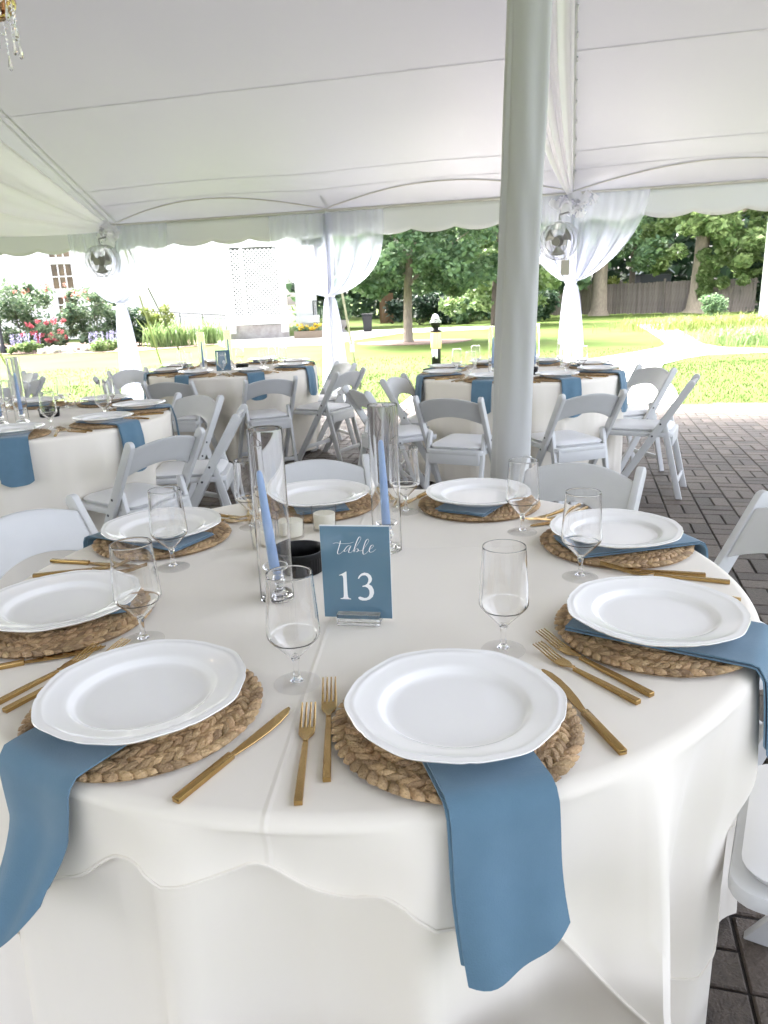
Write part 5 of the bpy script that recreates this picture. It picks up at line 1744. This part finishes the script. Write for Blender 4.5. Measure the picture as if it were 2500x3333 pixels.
# ================================================================== CHAIRS
def chair_parts(c):
    TOPY, FOOTY, HT = -0.300, 0.155, 0.775
    def py(z): return TOPY + (HT - z) / HT * (FOOTY - TOPY)
    sl_ = (FOOTY - TOPY) / HT
    hw = 0.0235
    def slab(y0, z0, y1, z1, h, rnd):
        """board in the YZ plane from foot (y1,z1) to rounded top (y0,z0)"""
        d = Vector((y1 - y0, z1 - z0)); d.normalize(); n_ = Vector((-d.y, d.x))
        pts = []
        for t in np.linspace(-PI / 2, PI / 2, 9):
            pts.append(Vector((y0, z0)) + n_ * (h * math.sin(t)) - d * (h * math.cos(t)) * rnd)
        a = Vector((y1, z1)) + n_ * h; b_ = Vector((y1, z1)) - n_ * h
        # cut level with the floor
        a += d * ((z1 - a.y) / d.y) if abs(d.y) > 0.2 else Vector((0, 0)); b_ += d * ((z1 - b_.y) / d.y) if abs(d.y) > 0.2 else Vector((0, 0))
        return [tuple(p) for p in pts] + [tuple(a), tuple(b_)]
    for s in (-1, 1):
        MB().prism(slab(TOPY, HT - hw, FOOTY, 0.0, hw, 1.0), 'x', s * 0.203 - 0.0125, s * 0.203 + 0.0125).build('leg', M['chair'], c, smooth=35, bevel=0.004)
        MB().prism(slab(py(0.515), 0.515, -0.275, 0.0, 0.019, 1.0), 'x', s * 0.174 - 0.0115, s * 0.174 + 0.0115).build('leg', M['chair'], c, smooth=35, bevel=0.004)
        for y, z in ((py(0.495), 0.495), (py(0.415), 0.415)):
            MB().tube([(s * 0.2156, y, z), (s * 0.2172, y, z)], 0.0065, 10).build('bolt', M['bolt'], c)
    # seat ring and cushion
    b = MB()
    def rrect(hx, y0, y1, r, n=6):
        out = []
        for (cx0, cy0, a0) in ((hx - r, y1 - r, 0), (-hx + r, y1 - r, PI / 2), (-hx + r, y0 + r, PI), (hx - r, y0 + r, 1.5 * PI)):
            for t in np.linspace(0, PI / 2, n):
                out.append((cx0 + r * math.cos(a0 + t), cy0 + r * math.sin(a0 + t)))
        return out
    MB().prism(rrect(0.186, -0.215, 0.215, 0.045), 'z', 0.405, 0.436).build('seat_frame', M['chair'], c, smooth=35, bevel=0.006)
    lo, mid, hi = rrect(0.158, -0.185, 0.190, 0.045), rrect(0.168, -0.195, 0.200, 0.05), rrect(0.150, -0.178, 0.182, 0.045)
    n_ = len(lo)
    vs = [(*p, 0.4365) for p in lo] + [(*p, 0.452) for p in mid] + [(*p, 0.466) for p in hi] + [(p[0] * 0.75, p[1] * 0.75, 0.472) for p in hi] + [(0, 0, 0.473)]
    fs = []
    for k in range(3):
        fs += [(k * n_ + i, k * n_ + (i + 1) % n_, (k + 1) * n_ + (i + 1) % n_, (k + 1) * n_ + i) for i in range(n_)]
    fs += [(3 * n_ + i, 3 * n_ + (i + 1) % n_, 4 * n_) for i in range(n_)] + [tuple(range(n_))[::-1]]
    MB().add(vs, fs).build('cushion', M['vinyl'], c, smooth=70)
    MB().box((0, -0.205, 0.385), (0.325, 0.018, 0.075)).build('apron', M['chair'], c, smooth=35, bevel=0.004)
    # backrest: arched, dished panel following the slope of the posts
    def bk(u, v, off):
        x = -0.190 + 0.380 * u
        k = 1 - (x / 0.19) ** 2
        zt, zb = 0.728 + 0.036 * k, 0.592 + 0.052 * k
        z = zb + (zt - zb) * v
        return (x, py(z) - 0.022 * k + off, z)
    nu, nv = 22, 6
    vs = [bk(i / nu, j / nv, o_) for o_ in (0.008, -0.008) for j in range(nv + 1) for i in range(nu + 1)]
    W_ = nu + 1; O_ = W_ * (nv + 1)
    fs = []
    for j in range(nv):
        for i in range(nu):
            a = j * W_ + i
            fs += [(a, a + 1, a + W_ + 1, a + W_), (O_ + a, O_ + a + W_, O_ + a + W_ + 1, O_ + a + 1)]
    for i in range(nu):
        fs.append((i, O_ + i, O_ + i + 1, i + 1)); a = nv * W_ + i; fs.append((a, a + 1, O_ + a + 1, O_ + a))
    for j in range(nv):
        a = j * W_; fs.append((a, a + W_, O_ + a + W_, O_ + a)); a = j * W_ + nu; fs.append((a, O_ + a, O_ + a + W_, a + W_))
    MB().add(vs, fs).build('backrest', M['chair'], c, smooth=40, bevel=0.004)
    MB().box((0, py(0.12), 0.12), (0.385, 0.016, 0.032)).build('stretcher', M['chair'], c, smooth=35, bevel=0.004)
    MB().box((0, -0.252, 0.105), (0.33, 0.016, 0.032)).build('stretcher', M['chair'], c, smooth=35, bevel=0.004)
mk_chair = empty_with('folding_chair', chair_parts)
def chair(bx, by, out_ang, label, grp):
    """(bx, by): middle of the backrest top; out_ang: direction from the seat out through the back"""
    a = rad(out_ang)
    o = Vector((math.cos(a), math.sin(a), 0))
    p = Vector((bx, by, 0)) - o * 0.30
    return place_simple('chair', 'folding_chair', mk_chair, tuple(p), a + PI / 2, label, 'chair', grp)
W = 'white folding chair '
gM, gN, gR, gL = 'white chairs round table 13', 'white chairs round the number 9 table', 'white chairs round the table behind the pole', 'white chairs round the left edge table'
chair(-0.052 + 1.21 * math.cos(rad(149)), 1.475 + 1.21 * math.sin(rad(149)), 150, W + 'at the back-left of table 13, cut by the photo edge', gM)
chair(-0.262, 2.70, 99, W + 'behind table 13 between the two tall candles', gM)
chair(0.685, 2.475, 53.5, W + 'behind table 13 in front of the draped pole', gM)
chair(-0.052 + 1.225 * math.cos(rad(16)), 1.475 + 1.225 * math.sin(rad(16)), 14, W + 'right of table 13 with only half its backrest in frame', gM)
f_ = Vector((math.cos(rad(-30)), math.sin(rad(-30)), 0))
sc_ = Vector((-0.052, 1.475, 0)) + f_ * 0.972
chair(sc_.x + f_.x * 0.30, sc_.y + f_.y * 0.30, -30, W + 'with seat cushion at the front-right of table 13', gM)
f_ = Vector((0.35, -0.937, 0))
chair(0.222 + f_.x * 0.30, 0.467 + f_.y * 0.30, math.degrees(math.atan2(f_.y, f_.x)), W + 'below the front napkin, just its seat rim in frame', gM)
chair(-0.982, 3.348, -35, W + 'seen from behind with large backrest at the left edge table', gL)
chair(-0.783, 4.12, 4, W + 'with bright seat, side-on at the left edge table', gL)
chair(-1.196, 4.913, 55, W + 'facing the camera between the left edge and number 9 tables', gL)
chair(-1.674, 5.90, -101, W + 'dark-backed at the near-left of the number 9 table', gN)
chair(-2.42, 7.236, 142, W + 'before the left curtain at the number 9 table', gN)
chair(-2.355, 6.353, -146, W + 'showing two post tops left of the number 9 table', gN)
chair(-0.845, 5.832, -65, W + 'with its back to the camera below the 9 sign', gN)
chair(-0.236, 6.257, -31, W + 'nearer of two right of the number 9 table, side-on', gN)
chair(-0.311, 7.106, 26, W + 'farther of two right of the number 9 table', gN)
chair(0.11, 5.60, 156, W + 'facing the lawn side, left of the table behind the pole', gR)
chair(-0.155, 4.908, 203, W + 'pulled out with backrest edge-on behind the right candle', gR)
chair(0.395, 4.31, -116, W + 'with full back towards the camera left of the draped pole', gR)
chair(1.236, 4.276, -73, W + 'with full back towards the camera right of the draped pole', gR)
chair(2.09, 5.62, 17, W + 'with open arched back against the white path', gR)
chair(2.036, 4.795, -27, W + 'side-on on bare brick at the far right table', gR)
gF = 'white chairs at the farthest left table'
chair(-3.42, 7.36, 40, W + 'upright behind the left edge candles', gF)
chair(-3.02, 6.55, 2, W + 'seen side-on on the lawn side of the left candles', gF)
chair(-2.98, 5.95, -30, W + 'low and dark behind the goblets of the left edge table', gF)
